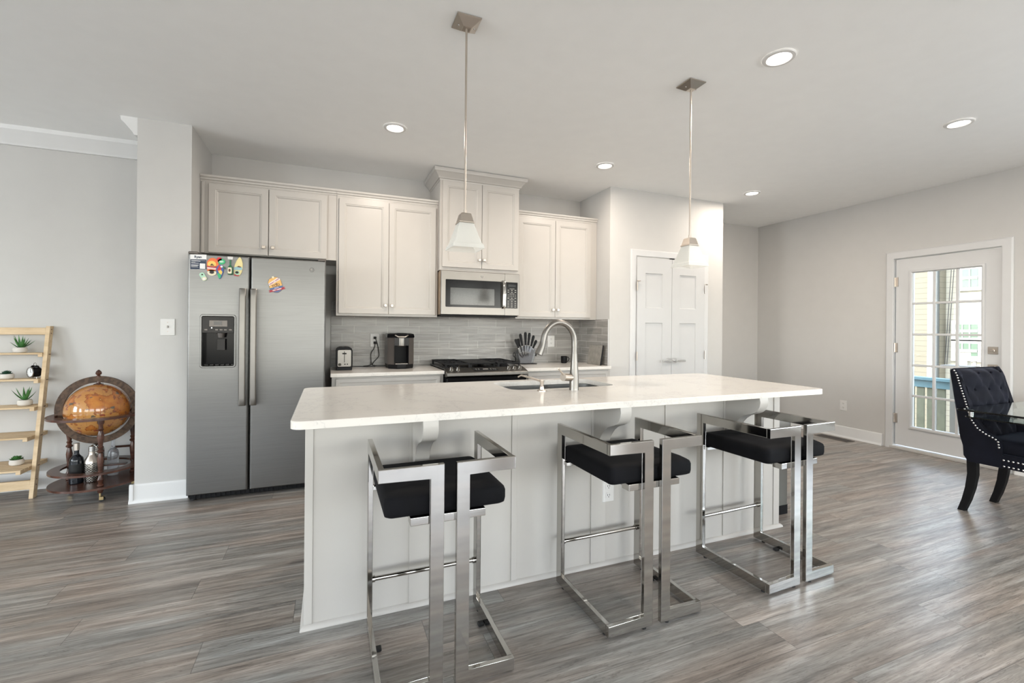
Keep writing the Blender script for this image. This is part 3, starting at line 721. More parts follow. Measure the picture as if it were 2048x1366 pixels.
g.build('toe_grille', 'black_plastic', fr)
for x in (FX0+.03, FX1-.03):
    G().cyl((x, FY+.07, 0), (x, FY+.07, .03), .018).build('levelling_foot', 'rubber', fr)
    G().box(x-.03, x+.03, FY+.01, FY+.13, FZ1-.002, FZ1+.018, .005).build('hinge_cover', 'gunmetal', fr)
def emblem(x, y, z, r, par):
    g = G(); g.ringflat((x, y, z), r*.82, r, .002, 'y', 32)
    for k_ in range(4):
        a = k_*PI/2+.4
        pts = [(x+r*.78*math.cos(a+t)*s_, y-.0008, z+r*.78*math.sin(a+t)*s_) for t, s_ in ((0, 1), (.5, .8), (.9, .55), (.9, .35), (.4, .3))]
        g.tube(pts, r*.06, 6)
    for k_ in range(2): g.tube([(x-r*.35+k_*r*.35+r*.22*math.cos(t), y-.0008, z+r*.3*math.sin(t)) for t in [i*.5 for i in range(11)]], r*.055, 6)
    return g.build('emblem', 'chrome', par)
emblem(-.132, FY-.001, 1.703, .017, dr)

# ---------------- magnets on the fridge (top-level things)
MY = FY-.0005
def flat(poly, m, par, y0=MY-.006, y1=MY, name='magnet_body', bev=0):
    return G().prism(poly, 'y', y0, y1, bev).build(name, m, par, smooth=30)
def ell(cx, cz, rx, rz, n=28, a0=0, a1=2*PI): return [(cx+rx*math.cos(a0+(a1-a0)*i/n), cz+rz*math.sin(a0+(a1-a0)*i/n)) for i in range(n+(0 if a1-a0 > 6.2 else 1))]
cm = thing('card_magnet', (-.873, MY, 1.664), 'white and navy business card magnet in the top left fridge corner', 'magnet')
flat([(-.922, 1.662), (-.824, 1.665), (-.824, 1.773), (-.922, 1.768)], 'bright_white', cm, MY-.002)
flat([(-.921, 1.6635), (-.825, 1.6665), (-.825, 1.738), (-.921, 1.734)], 'navy_print', cm, MY-.003, MY-.0021, 'navy_panel')
text('Ryan', .023, -.875, MY-.0026, 1.753, 'navy_print', cm, 'lettering', .03, bold=.0006)
g = G()
for i, (z, w) in enumerate(((1.728, .085), (1.7215, .056), (1.714, .025), (1.7065, .046), (1.6935, .046), (1.686, .04), (1.679, .044))): g.box(-.916, -.916+w, MY-.0034, MY-.003, z, z+(.0032 if i in (1, 3, 4, 5) else .0012))
g.box(-.864, -.831, MY-.0034, MY-.003, 1.670, 1.708); g.build('printed_lines', 'bright_white', cm)

om = thing('bottle_opener_magnet', (-.785, MY, 1.628), 'orange sunset bottle opener magnet next to the card magnet', 'magnet', 'souvenir bottle opener magnets')
flat([(-.82, 1.72)]+[(-.785+.036*math.cos(t), 1.705+.047*math.sin(t)) for t in [PI*.95-PI*1.0*i/14 for i in range(15)]]+[(-.748, 1.70), (-.765, 1.678), (-.768, 1.655), (-.818, 1.655), (-.82, 1.68)], 'c_orange', om, bev=.001)
flat(ell(-.745, 1.742, .016, .017), 'c_red', om, name='coral_bump')
flat(ell(-.79, 1.706, .026, .024), 'c_yellow', om, MY-.0075, MY-.006, 'sunset')
g = G(); g.box(-.800, -.776, MY-.0085, MY-.0075, 1.696, 1.702); g.box(-.794, -.785, MY-.0085, MY-.0075, 1.70, 1.709); g.build('island_motif', 'c_brown', om)
flat([(-.819, 1.692), (-.755, 1.692), (-.765, 1.68), (-.818, 1.684)], 'c_crimson', om, MY-.0085, MY-.0075, 'stripe')
flat([(-.818, 1.684), (-.765, 1.68), (-.76, 1.668), (-.818, 1.67)], 'c_pink', om, MY-.0085, MY-.0075, 'stripe')
flat([(-.766, 1.665), (-.757, 1.668), (-.745, 1.699), (-.752, 1.70)], 'c_blue', om, MY-.0095, MY-.0075, 'flag')
flat(ell(-.79, 1.645, .027, .021), 'c_cream', om, name='opener_ring'); flat(ell(-.79, 1.648, .014, .011), 'dark_grey', om, MY-.0075, MY-.006, 'opener_hole')

pm = thing('parrot_magnet', (-.735, MY, 1.602), 'colourful parrot bottle opener magnet with a green ring on top', 'magnet', 'souvenir bottle opener magnets')
flat([(-.763, 1.665), (-.758, 1.69), (-.742, 1.706), (-.722, 1.70), (-.716, 1.68), (-.717, 1.655), (-.727, 1.625), (-.737, 1.604), (-.745, 1.602), (-.752, 1.62), (-.758, 1.64)], 'c_blue', pm, bev=.001)
flat([(-.762, 1.668), (-.757, 1.69), (-.743, 1.702), (-.733, 1.69), (-.732, 1.672), (-.746, 1.66)], 'c_red', pm, MY-.008, MY-.006, 'breast')
flat([(-.752, 1.661), (-.733, 1.668), (-.724, 1.652), (-.731, 1.632), (-.745, 1.645)], 'c_yellow', pm, MY-.008, MY-.006, 'wing')
flat([(-.756, 1.642), (-.746, 1.643), (-.732, 1.63), (-.738, 1.607), (-.746, 1.606), (-.752, 1.62)], 'c_green', pm, MY-.008, MY-.006, 'tail')
flat(ell(-.73, 1.692, .008, .007), 'bright_white', pm, MY-.009, MY-.006, 'face'); flat([(-.722, 1.697), (-.708, 1.69), (-.705, 1.674), (-.714, 1.676), (-.724, 1.684)], 'c_bottle_green', pm, MY-.007, MY, 'beak')
flat(ell(-.731, 1.729, .023, .021), 'c_green', pm, name='opener_ring'); flat(ell(-.731, 1.728, .014, .008), 'c_mint', pm, MY-.0075, MY-.006, 'opener_hole')

bm_ = thing('bottle_magnet', (-.673, MY, 1.634), 'small green beer bottle shaped magnet with a clear cap', 'magnet')
G().lathe([(.003, 1.634), (.0155, 1.637), (.0165, 1.643), (.0165, 1.683), (.0135, 1.693), (.006, 1.702), (.0055, 1.732), (.0065, 1.733), (.0065, 1.742), (0, 1.743)], (-.674, MY-.0168, 0), 16).build('glass_body', 'c_bottle_green', bm_)
flat(rr := [(p[0], p[2]) for p in rrect(-.687, -.662, 1.642, 1.686, .006, 0)], 'c_cream', bm_, MY-.0345, MY-.031, 'paper_label')
flat(ell(-.675, 1.665, .007, .011), 'c_brown', bm_, MY-.0355, MY-.0345, 'label_print')
flat([(-.692, 1.748), (-.662, 1.748), (-.659, 1.768), (-.694, 1.768)], 'white_plastic', bm_, MY-.004, MY, 'clear_cap')

sm = thing('surfboard_magnet', (-.62, MY, 1.628), 'sand yellow surfboard bottle opener magnet nearest the freezer handle', 'magnet', 'souvenir bottle opener magnets')
flat([(-.652, 1.63), (-.653, 1.68), (-.648, 1.71), (-.636, 1.742), (-.622, 1.765), (-.615, 1.77), (-.606, 1.755), (-.598, 1.725), (-.597, 1.69), (-.604, 1.655), (-.622, 1.626)], 'c_sand', sm, bev=.001)
flat([(-.652, 1.69), (-.63, 1.70), (-.6, 1.695), (-.601, 1.674), (-.652, 1.672)], 'c_sea', sm, MY-.0075, MY-.006, 'beach_print'); flat([(-.632, 1.698), (-.622, 1.704), (-.606, 1.697), (-.61, 1.692), (-.63, 1.694)], 'c_brown', sm, MY-.0085, MY-.0075, 'palm_print')
flat([(-.651, 1.63), (-.651, 1.642), (-.618, 1.636), (-.624, 1.627)], 'c_crimson', sm, MY-.0075, MY-.006, 'tail_print')
flat(ell(-.631, 1.652, .016, .016), 'c_mint', sm, MY-.008, MY-.006, 'opener_ring'); flat(ell(-.633, 1.655, .011, .009), 'dark_grey', sm, MY-.009, MY-.008, 'opener_hole')

mm = thing('mint_magnet', (-.843, MY, 1.585), 'small pale green tilted magnet below the card magnet', 'magnet')
A = math.radians(28); ca, sa = math.cos(A), math.sin(A)
def rot2(poly, cx, cz, a): c_, s_ = math.cos(a), math.sin(a); return [(cx+u*c_-v*s_, cz+u*s_+v*c_) for u, v in poly]
flat(rot2([(p[0], p[2]) for p in rrect(-.016, .016, -.03, .03, .012, 0)], -.843, 1.614, A), 'c_mint', mm, bev=.001)
flat(rot2([(p[0], p[2]) for p in rrect(-.014, .014, -.028, -.004, .01, 0)], -.843, 1.614, A), 'c_cream', mm, MY-.0075, MY-.006, 'sand_print')
flat(ell(-.836, 1.598, .008, .007), 'bright_white', mm, MY-.0085, MY-.0075, 'shell'); flat(ell(-.848, 1.628, .005, .005), 'dark_grey', mm, MY-.0085, MY-.0075, 'dot')

gm = thing('dad_magnet', (-.382, MY, 1.508), 'orange, white and blue tag magnet thanking a great dad', 'magnet')
cx, cz, A = -.382, 1.576, math.radians(17)
R2 = lambda poly: rot2(poly, cx, cz, A)
tagp = [(-.045, -.035), (-.02, -.056), (.0, -.062), (.02, -.056), (.045, -.035), (.045, .03), (.03, .052), (.012, .058), (-.012, .058), (-.03, .052), (-.045, .03)]
flat(R2(tagp), 'c_brown', gm, MY-.0015); flat(R2([(u*.95, v*.96) for u, v in tagp]), 'c_gold', gm, MY-.002, MY-.0015, 'face')
flat(R2([(-.043, -.033), (-.02, -.053), (0, -.059), (.02, -.053), (.043, -.033), (.043, -.016), (-.043, -.016)]), 'c_steel_blue', gm, MY-.0026, MY-.002, 'blue_base')
flat(R2([(-.043, .002), (-.043, .02), (.028, .048), (.04, .038), (.042, .03)]), 'bright_white', gm, MY-.0026, MY-.002, 'white_sash')
flat(R2([(-.06, -.046), (-.05, -.038), (-.06, -.03), (.06, -.03), (.05, -.038), (.06, -.046)]), 'c_crimson', gm, MY-.0032, MY-.0026, 'banner')
flat(R2(ell(-.0, .058, .008, .008)), 'c_cream', gm, MY-.003, MY-.002, 'eyelet')
def gt(s_, size, u, v, m, a, y): p = rot2([(u, v)], cx, cz, A)[0]; text(s_, size, p[0], y, p[1], m, gm, 'lettering', a, bold=.0004)
gt('GREAT DAD', .0145, -.002, .0245, 'c_crimson', A+.36, MY-.003); gt('like', .012, .012, .006, 'c_brown', A, MY-.0024)
gt('YOU', .026, 0, -.006, 'c_brown', A, MY-.003); gt('VERY HAPPY', .0115, 0, -.038, 'bright_white', A, MY-.0036); gt('makes me', .007, 0, -.024, 'bright_white', A, MY-.003)

# ================================================================ MICROWAVE
WX0, WX1, WY, WZ0, WZ1 = .945, 1.722, 4.10, 1.375, 1.795
mw = thing('microwave', (1.333, 4.3, 1.375), 'stainless over-the-range microwave with black window under the hood cabinet', 'microwave')
G().box(WX0+.003, WX1-.003, WY+.035, BACK-.01, WZ0+.012, WZ1, .002).build('body', 'unpainted', mw)
xs_ = 1.568
g = G(); d0, d1, e0, e1 = .985, 1.532, 1.457, 1.712
g.loft([rrect(WX0, xs_, WZ0+.012, WZ1-.003, .004, WY+.034), rrect(WX0, xs_, WZ0+.012, WZ1-.003, .004, WY+.003), rrect(WX0+.003, xs_-.001, WZ0+.015, WZ1-.006, .004, WY), rrect(d0, d1, e0, e1, .008, WY), rrect(d0, d1, e0, e1, .008, WY+.003)], True, False)
md = g.build('door', 'steel_bright', mw, smooth=30)
G().loft([rrect(d0, d1, e0, e1, .008, WY+.0025), rrect(d0, d1, e0, e1, .008, WY+.0005), rrect(1.03, 1.465, 1.478, 1.638, .006, WY+.0005), rrect(1.031, 1.464, 1.479, 1.637, .006, WY+.002)], True, False).build('door_glass', 'black_gloss', md)
m_, nt_, bs_ = mat('microwave_window'); bs_.inputs['Base Color'].default_value = (.06, .06, .057, 1); bs_.inputs['Roughness'].default_value = .1; bs_.inputs['Specular IOR Level'].default_value = .28; nt_.links.new(ramp(nt_, noise(nt_, ocoords(nt_), 700, 1), [(.45, (.045, .045, .043)), (.55, (.10, .10, .096))]), bs_.inputs['Base Color']); M['mw_window'] = m_
G().box(1.031, 1.464, WY+.0018, WY+.003, 1.479, 1.637).build('window_mesh', 'mw_window', md)
g = G(); g.loft([[(x0, yy+.015, z), (x0, yy+.004, z), (x0+.006, yy, z), (x1-.006, yy, z), (x1, yy+.004, z), (x1, yy+.015, z)] for x0, x1, z, yy in [(1.537, 1.570, 1.722, WY-.012), (1.537, 1.570, 1.70, WY-.032), (1.537, 1.570, 1.585, WY-.042), (1.537, 1.570, 1.47, WY-.032), (1.537, 1.570, 1.452, WY-.012)]])
g.build('handle', 'chrome', md)
G().box(xs_+.001, WX1, WY, WY+.034, WZ0+.012, WZ1-.003, .003).build('control_frame', 'steel_bright', mw)
cp = G().box(1.576, 1.702, WY-.0015, WY+.002, 1.457, 1.71, .001).build('control_panel', 'black_gloss', mw)
G().box(1.604, 1.682, WY-.0022, WY-.001, 1.668, 1.69).build('display', 'display', cp)
M['print_grey'] = simple('grey_print', (.42, .41, .38), .5)
g = G()
for r_, (z, n_) in enumerate(((1.645, 1), (1.633, 3), (1.614, 3), (1.598, 1), (1.588, 5), (1.573, 5), (1.556, 3), (1.541, 1), (1.527, 3), (1.508, 3), (1.49, 3), (1.472, 3))):
    for i in range(n_):
        if n_ == 1: g.box(1.618, 1.668, WY-.0022, WY-.0014, z, z+.003)
        else:
            xx = 1.605+(1.678-1.605)*i/(n_-1); w = .008 if n_ == 3 else .003; g.box(xx-w, xx+w, WY-.0022, WY-.0014, z-.003, z+.003)
g.build('button_print', 'print_grey', cp)
emblem(1.336, WY-.001, 1.753, .0135, md)
g = G(); g.box(WX0+.01, WX1-.01, WY+.03, BACK-.012, WZ0, WZ0+.0125); g.build('underside_vent', 'black_plastic', mw)
g = G()
for a in (1.0, 1.45):
    for i in range(9): g.box(a+i*.024, a+i*.024+.012, WY+.08, WY+.28, WZ0-.003, WZ0)
g.build('filter_slats', 'dark_grey', mw)

# ================================================================ RANGE
RX0, RX1 = .948, 1.712
rg = thing('gas_range', (1.33, 4.25, 0), 'slide-in stainless gas range with black grates and five knobs', 'range')
G().box(RX0+.003, RX1-.003, 3.96, 4.585, .03, .885, .003).build('body', 'black_plastic', rg)
G().box(RX0, RX1, 3.97, 4.588, .885, .902, .006, 2).build('cooktop', 'black_gloss', rg)
cpn = G().prism([(3.985, .9035), (3.865, .874), (3.857, .866), (3.857, .842), (3.875, .832), (3.985, .825)], 'x', RX0, RX1, .001).build('control_panel', 'steel_bright', rg)
sl = Vector((0, -.12, -.0295)).normalized(); nr = Vector((0, -.0295, .12)).normalized()
def onp(x, t, o=0): return Vector((x, 3.985, .9035))+sl*t+nr*o
for x in (1.0, 1.062, 1.545, 1.602, 1.659):
    g = G(); p = onp(x, .06); g.cyl(p, p+nr*.006, .0225, .0215); g.cyl(p+nr*.006, p+nr*.026, .0165, .0145)
    g.cyl(p+nr*.026+sl*.014, p+nr*.026-sl*.014, .005, n=8); g.build('knob', 'chrome', cpn)
g = G(); a, b = onp(1.2, .035, .001), onp(1.42, .095, .001)
g.loft([[onp(1.195, .03, .0005), onp(1.425, .03, .0005), onp(1.435, .098, .0005), onp(1.205, .098, .0005)], [onp(1.195, .03, .0018), onp(1.425, .03, .0018), onp(1.435, .098, .0018), onp(1.205, .098, .0018)]])
dsp = g.build('display_panel', 'black_gloss', cpn)
g = G(); lp = lambda x0, x1, t0, t1: [[onp(x0, t0, o), onp(x1, t0, o), onp(x1, t1, o), onp(x0, t1, o)] for o in (.0018, .0024)]
for i, x in enumerate((1.225, 1.25, 1.365, 1.39, 1.408)): g.loft(lp(x, x+.012, .05, .056)); g.loft(lp(x, x+.01, .07, .074))
g.loft(lp(1.295, 1.345, .055, .068)); g.build('display_print', 'print_grey', dsp)
od = G().box(RX0+.006, RX1-.006, 3.872, 3.96, .17, .825, .006).build('oven_door', 'black_gloss', rg)
g = G(); g.cyl((RX0+.05, 3.825, .755), (RX1-.05, 3.825, .755), .012)
for x in (RX0+.07, RX1-.07): g.box(x-.012, x+.012, 3.825, 3.873, .745, .765, .002)
g.build('handle', 'steel_bright', od)
G().box(RX0+.006, RX1-.006, 3.88, 3.96, .035, .16, .004).build('drawer', 'steel_bright', rg)
for a, b in ((RX0+.015, 1.20), (1.465, RX1-.015)):
    g = G(); z0_, z1_ = .928, .942; ya, yb = 4.01, 4.56
    for y in (ya, (ya+yb)/2, yb): g.box(a, b, y-.006, y+.006, z0_, z1_, .002)
    for x in (a+.006, (a+b)/2, b-.006): g.box(x-.006, x+.006, ya, yb, z0_, z1_, .002)
    for y in (ya+.14, yb-.14):
        g.box(a+.03, b-.03, y-.005, y+.005, z0_, z1_, .002)
    for x in (a+.01, b-.01):
        for y in (ya, yb): g.box(x-.008, x+.008, y-.008, y+.008, .902, z0_)
    g.build('grate', 'iron', rg)
    for y in (ya+.14, yb-.14): G().lathe([(.05, .902), (.05, .908), (.036, .91), (.036, .919), (.0, .921)], ((a+b)/2, y, 0)).build('burner', 'iron', rg)
g = G(); g.box(1.21, 1.455, 4.03, 4.55, .926, .94, .006, 2)
for x in (1.22, 1.445):
    for y in (4.05, 4.53): g.box(x-.008, x+.008, y-.008, y+.008, .902, .93)
g.build('griddle', 'iron', rg)

# ================================================================ COUNTER THINGS
# toaster
tx0, tx1, ty0, ty1 = .052, .188, 4.20, 4.44
to = thing('toaster', (.12, 4.32, ZC), 'two-slice black and stainless toaster by the fridge gap', 'toaster')
G().box(tx0+.003, tx1-.003, ty0+.006, ty1-.006, ZC+.001, ZC+.03, .004).build('base', 'black_plastic', to)
g = G(); g.loft([[(tx0, y, ZC+.028), (tx0, y, ZC+.17), (tx0+.008, y, ZC+.19), (tx0+.03, y, ZC+.2), (tx1-.03, y, ZC+.2), (tx1-.008, y, ZC+.19), (tx1, y, ZC+.17), (tx1, y, ZC+.028)] for y in (ty0+.008, ty1)])
g.build('shell', 'black_plastic', to)
fp = G().loft([rrect(tx0+.012, tx1-.012, ZC+.032, ZC+.178, .012, ty0+.009), rrect(tx0+.012, tx1-.012, ZC+.032, ZC+.178, .012, ty0+.002), rrect(tx0+.015, tx1-.015, ZC+.035, ZC+.175, .01, ty0)]).build('front_panel', 'steel_bright', to)
G().box(.118, .123, ty0-.0015, ty0+.001, ZC+.07, ZC+.165).build('lever_slot', 'black_plastic', fp); G().box(.103, .138, ty0-.018, ty0, ZC+.142, ZC+.152, .003).build('lever', 'black_plastic', fp)
g = G(); g.cyl((.083, ty0-.014, ZC+.053), (.083, ty0, ZC+.053), .012); g.build('dial', 'chrome', fp)
g = G()
for x in (.125, .145): g.cyl((x, ty0-.004, ZC+.054), (x, ty0, ZC+.054), .0055, n=12)
g.build('button', 'black_plastic', fp)
g = G()
for x in (.088, .128): g.box(x-.012, x+.012, ty0+.04, ty1-.03, ZC+.199, ZC+.2015)
g.build('bread_slot', 'rubber', to)
# coffee maker
kx0, kx1, ky0, ky1 = .492, .728, 4.21, 4.50
kc = (kx0+kx1)/2
km = thing('coffee_maker', (kc, 4.36, ZC), 'grey and black single-serve coffee maker against the tiles', 'coffee maker')
def octo(x0, x1, y0, y1, z, cx=.075, cy=.06): return [(x0, y1, z), (x0, y0+cy, z), (x0+cx, y0, z), (x1-cx, y0, z), (x1, y0+cy, z), (x1, y1, z)]
# body as U around cavity
g = G(); fw = .064
for sx_, (a, b) in ((1, (kx0, kc-fw)), (-1, (kc+fw, kx1))):
    o_ = a if sx_ == 1 else b; i_ = b if sx_ == 1 else a
    g.loft([[(o_, ky1, z), (o_, ky0+.06, z), (o_+sx_*(.055), ky0+.012, z), (i_, ky0+.006, z), (i_, ky1, z)] for z in (ZC+.04, ZC+.285)])
g.build('housing', 'gunmetal', km)
G().box(kc-fw, kc+fw, ky0+.13, ky1-.001, ZC+.04, ZC+.284).build('cavity_back', 'black_plastic', km)
for s_ in (-1, 1): G().box(kc+s_*fw-.0015, kc+s_*fw+.0015, ky0+.008, ky0+.13, ZC+.043, ZC+.21).build('cavity_side', 'black_plastic', km)
G().loft([octo(kx0+.008, kx1-.008, ky0, ky1, ZC+.001), octo(kx0+.004, kx1-.004, ky0-.004, ky1, ZC+.02), octo(kx0+.004, kx1-.004, ky0-.002, ky1, ZC+.042)]).build('base', 'black_plastic', km)
G().loft([octo(kx0-.004, kx1+.004, ky0, ky1, ZC+.283, .07), octo(kx0-.006, kx1+.006, ky0-.004, ky1, ZC+.295, .07), octo(kx0+.0, kx1-.0, ky0+.008, ky1-.006, ZC+.318, .06), octo(kx0+.03, kx1-.03, ky0+.035, ky1-.03, ZC+.327, .05)]).build('lid', 'black_gloss', km)
G().box(kc-fw, kc+fw, ky0+.005, ky0+.131, ZC+.212, ZC+.284).build('brew_chamber', 'black_gloss', km)
G().lathe([(.0, ZC+.208), (.042, ZC+.208), (.046, ZC+.214), (.046, ZC+.281), (0, ZC+.281)], (kc, ky0+.045, 0), 24).build('brew_head', 'steel_bright', km)
g = G(); g.tube([(kc-.07, ky0+.055, ZC+.318), (kc-.055, ky0+.005, ZC+.305), (kc-.03, ky0-.01, ZC+.292), (kc+.03, ky0-.01, ZC+.292), (kc+.055, ky0+.005, ZC+.305), (kc+.07, ky0+.055, ZC+.318)], .0065, 10); g.build('lid_handle', 'nickel', km)
g = G()
for i in range(4): g.cyl((kc-.03+i*.02, ky0+.03, ZC+.316), (kc-.03+i*.02, ky0+.028, ZC+.3225), .006, n=10)
g.build('button', 'print_grey', km)
G().box(kc-fw+.006, kc+fw-.006, ky0+.004, ky0+.12, ZC+.041, ZC+.05, .002).build('drip_tray', 'steel_bright', km)
# plugs and cords
def outlet(xc, zc, y, label, plugged=False):
    o = thing('outlet', (xc, y, zc-.06), label, 'outlet')
    G().box(xc-.044, xc+.044, y-.007, y, zc-.065, zc+.065, .003).build('cover_plate', 'white_plastic', o)
    pl = [c_ for c_ in o.children][0]
    for dz in (.024, -.024): slot_socket(pl, Matrix.Translation((xc, y-.007, zc+dz)))
    return o
outlet(.407, 1.137, 4.592, 'beige wall outlet with black plugs left of the coffee maker')
outlet(2.318, 1.122, 4.592, 'white outlet on the tiles behind the faucet arch')
yw = 4.592
def cord(name, pts, par, plug):
    P_ = [Vector(p) for p in pts]; out = []
    for i in range(len(P_)-1):
        p0 = P_[max(i-1, 0)]; p1 = P_[i]; p2 = P_[i+1]; p3 = P_[min(i+2, len(P_)-1)]
        for k_ in range(6):
            t = k_/6; out.append(.5*((2*p1)+(-p0+p2)*t+(2*p0-5*p1+4*p2-p3)*t*t+(-p0+3*p1-3*p2+p3)*t**3))
    out.append(P_[-1]); o = G().tube(out, .0035, 8).build(name, 'rubber', par)
    G().box(plug[0]-.012, plug[0]+.012, yw-.04, yw-.0095, plug[2]-.012, plug[2]+.012, .003).build('plug', 'rubber', o)
cord('power_cord', [(.407, yw-.035, 1.105), (.40, yw-.03, 1.06), (.372, yw-.03, 1.01), (.372, yw-.03, .93), (.365, yw-.05, .90), (.30, yw-.08, .893), (.33, yw-.12, .893), (.40, yw-.14, .893), (.25, yw-.12, .893), (.185, 4.43, .895)], to, (.407, yw, 1.113))
cord('power_cord', [(.407, yw-.035, 1.165), (.425, yw-.045, 1.11), (.44, yw-.03, 1.04), (.442, yw-.03, .98), (.40, yw-.03, .93), (.385, yw-.05, .90), (.43, yw-.07, .893), (.5, 4.53, .893), (.55, 4.525, .905)], km, (.407, yw, 1.161))
# knife block
kb = thing('knife_block', (1.93, 4.47, ZC), 'fan-shaped clear acrylic knife block with black-handled knives', 'knife block')
G().box(1.80, 2.06, 4.40, 4.52, ZC, ZC+.006, .002).build('base', 'black_plastic', kb)
kcx, ky = 1.955, 4.46
fan = [(kcx-.07, ZC+.006), (kcx+.07, ZC+.006)]+[(kcx+.125*math.sin(a), ZC+.05+.145*math.cos(a)) for a in [1.0-2.0*i/14 for i in range(15)]]
for nm, (y0, y1) in (('acrylic_front', (ky-.03, ky-.022)), ('acrylic_back', (ky+.022, ky+.03))): G().prism(fan, 'y', y0, y1).build(nm, 'acrylic', kb)
G().prism([(kcx+(u-kcx)*.9, v) for u, v in fan], 'y', ky+.002, ky+.008).build('divider', 'gunmetal', kb)
def knife(name, x, z, ang, L, hl, y, label):
    d = Vector((math.sin(ang), 0, math.cos(ang))); n_ = Vector((math.cos(ang), 0, -math.sin(ang)))
    k_ = thing(name, (x, y, z), label, 'knife', 'knives in the acrylic block'); p = Vector((x, y, z))
    g = G()
    def lp_(q, w, t): return [q-n_*w-Vector((0, t, 0)), q+n_*w-Vector((0, t, 0)), q+n_*w+Vector((0, t, 0)), q-n_*w+Vector((0, t, 0))]
    g.loft([lp_(p, .009, .006), lp_(p+d*.03, .0085, .007), lp_(p+d*hl*.55, .012, .008), lp_(p+d*hl*.85, .0135, .008), lp_(p+d*hl, .008, .006)]); g.build('handle', 'black_plastic', k_)
    g = G(); g.loft([lp_(p, .010, .001), lp_(p-d*L*.6, .012, .001), lp_(p-d*L, .001, .0008)]); g.build('blade', 'chrome', k_)
for i, (a, hl, yy, lb) in enumerate(((-.52, .10, -.012, 'black-handled knife farthest left in the acrylic block'), (-.36, .085, .012, 'second knife from the left in the block, short black handle'),
        (-.25, .13, -.012, 'third knife from the left in the block, tall black handle'), (-.03, .14, -.012, 'tallest black-handled knife, middle of the block'), (.14, .135, -.012, 'tall black-handled knife right of the middle one'),
        (.34, .12, -.012, 'second knife from the right in the block'), (.58, .095, .014, 'black-handled knife farthest right in the block'))):
    z = ZC+.05+.15*math.cos(a*1.2); x = kcx-.005+.125*math.sin(a*1.45)
    knife('kitchen_knife', x, z, a*.75, .12, hl, ky+yy*1.0, lb)
s_ = thing('kitchen_scissors', (1.83, 4.45, ZC+.01), 'black-handled kitchen scissors hanging on the left of the knife block', 'scissors')
g = G(); g.tube([(1.815+.012*math.cos(t), 4.45, ZC+.10+.022*math.sin(t)) for t in [i*2*PI/12 for i in range(13)]], .004, 6)
g.tube([(1.822, 4.45, ZC+.08), (1.832, 4.45, ZC+.06), (1.833, 4.45, ZC+.008)], [.005, .007, .006], 8); g.build('handle', 'black_plastic', s_)
s_ = thing('knife_sharpener', (2.075, 4.45, ZC+.006), 'slim black tool leaning on the right of the knife block', 'sharpening tool')
G().tube([(2.052, 4.45, ZC+.01), (2.065, 4.45, ZC+.08)], .002, 6).build('rod', 'steel_bright', s_); G().tube([(2.065, 4.45, ZC+.08), (2.08, 4.45, ZC+.13), (2.086, 4.45, ZC+.165)], [.007, .008, .007], 8).build('handle', 'black_plastic', s_)
# cutting board leaning by pantry side wall
bd = thing('cutting_board', (2.64, 4.2, ZC), 'grey glass-like cutting board leaning against the side tiles', 'cutting board')
T = Matrix.Translation((2.615, 4.13, ZC+.001)) @ Matrix.Rotation(math.radians(9), 4, 'Y')
M['board'] = simple('grey_board', (.25, .235, .21), .12, var=.15, vscale=20)
G(T).box(-.002, .006, -.09, .17, 0, .21, .002).build('board', 'board', bd)
G(T).box(-.004, .008, -.10, -.088, 0, .21, .002).build('edge_strip', 'black_plastic', bd)
hk = thing('espresso_cup', (2.40, 4.43, ZC), 'small black cup on the counter hidden behind the faucet', 'cup')
G().lathe([(.0, .001), (.028, .001), (.034, .01), (.036, .075), (.034, .077), (.031, .07), (.028, .01), (0, .008)], (2.40, 4.43, ZC)).build('bowl', 'black_gloss', hk)
G().tube([(2.434+.0, 4.43, ZC+.062), (2.452, 4.43, ZC+.066), (2.463, 4.43, ZC+.048), (2.456, 4.43, ZC+.025), (2.434, 4.43, ZC+.018)], .005, 8).build('handle', 'black_gloss', hk)

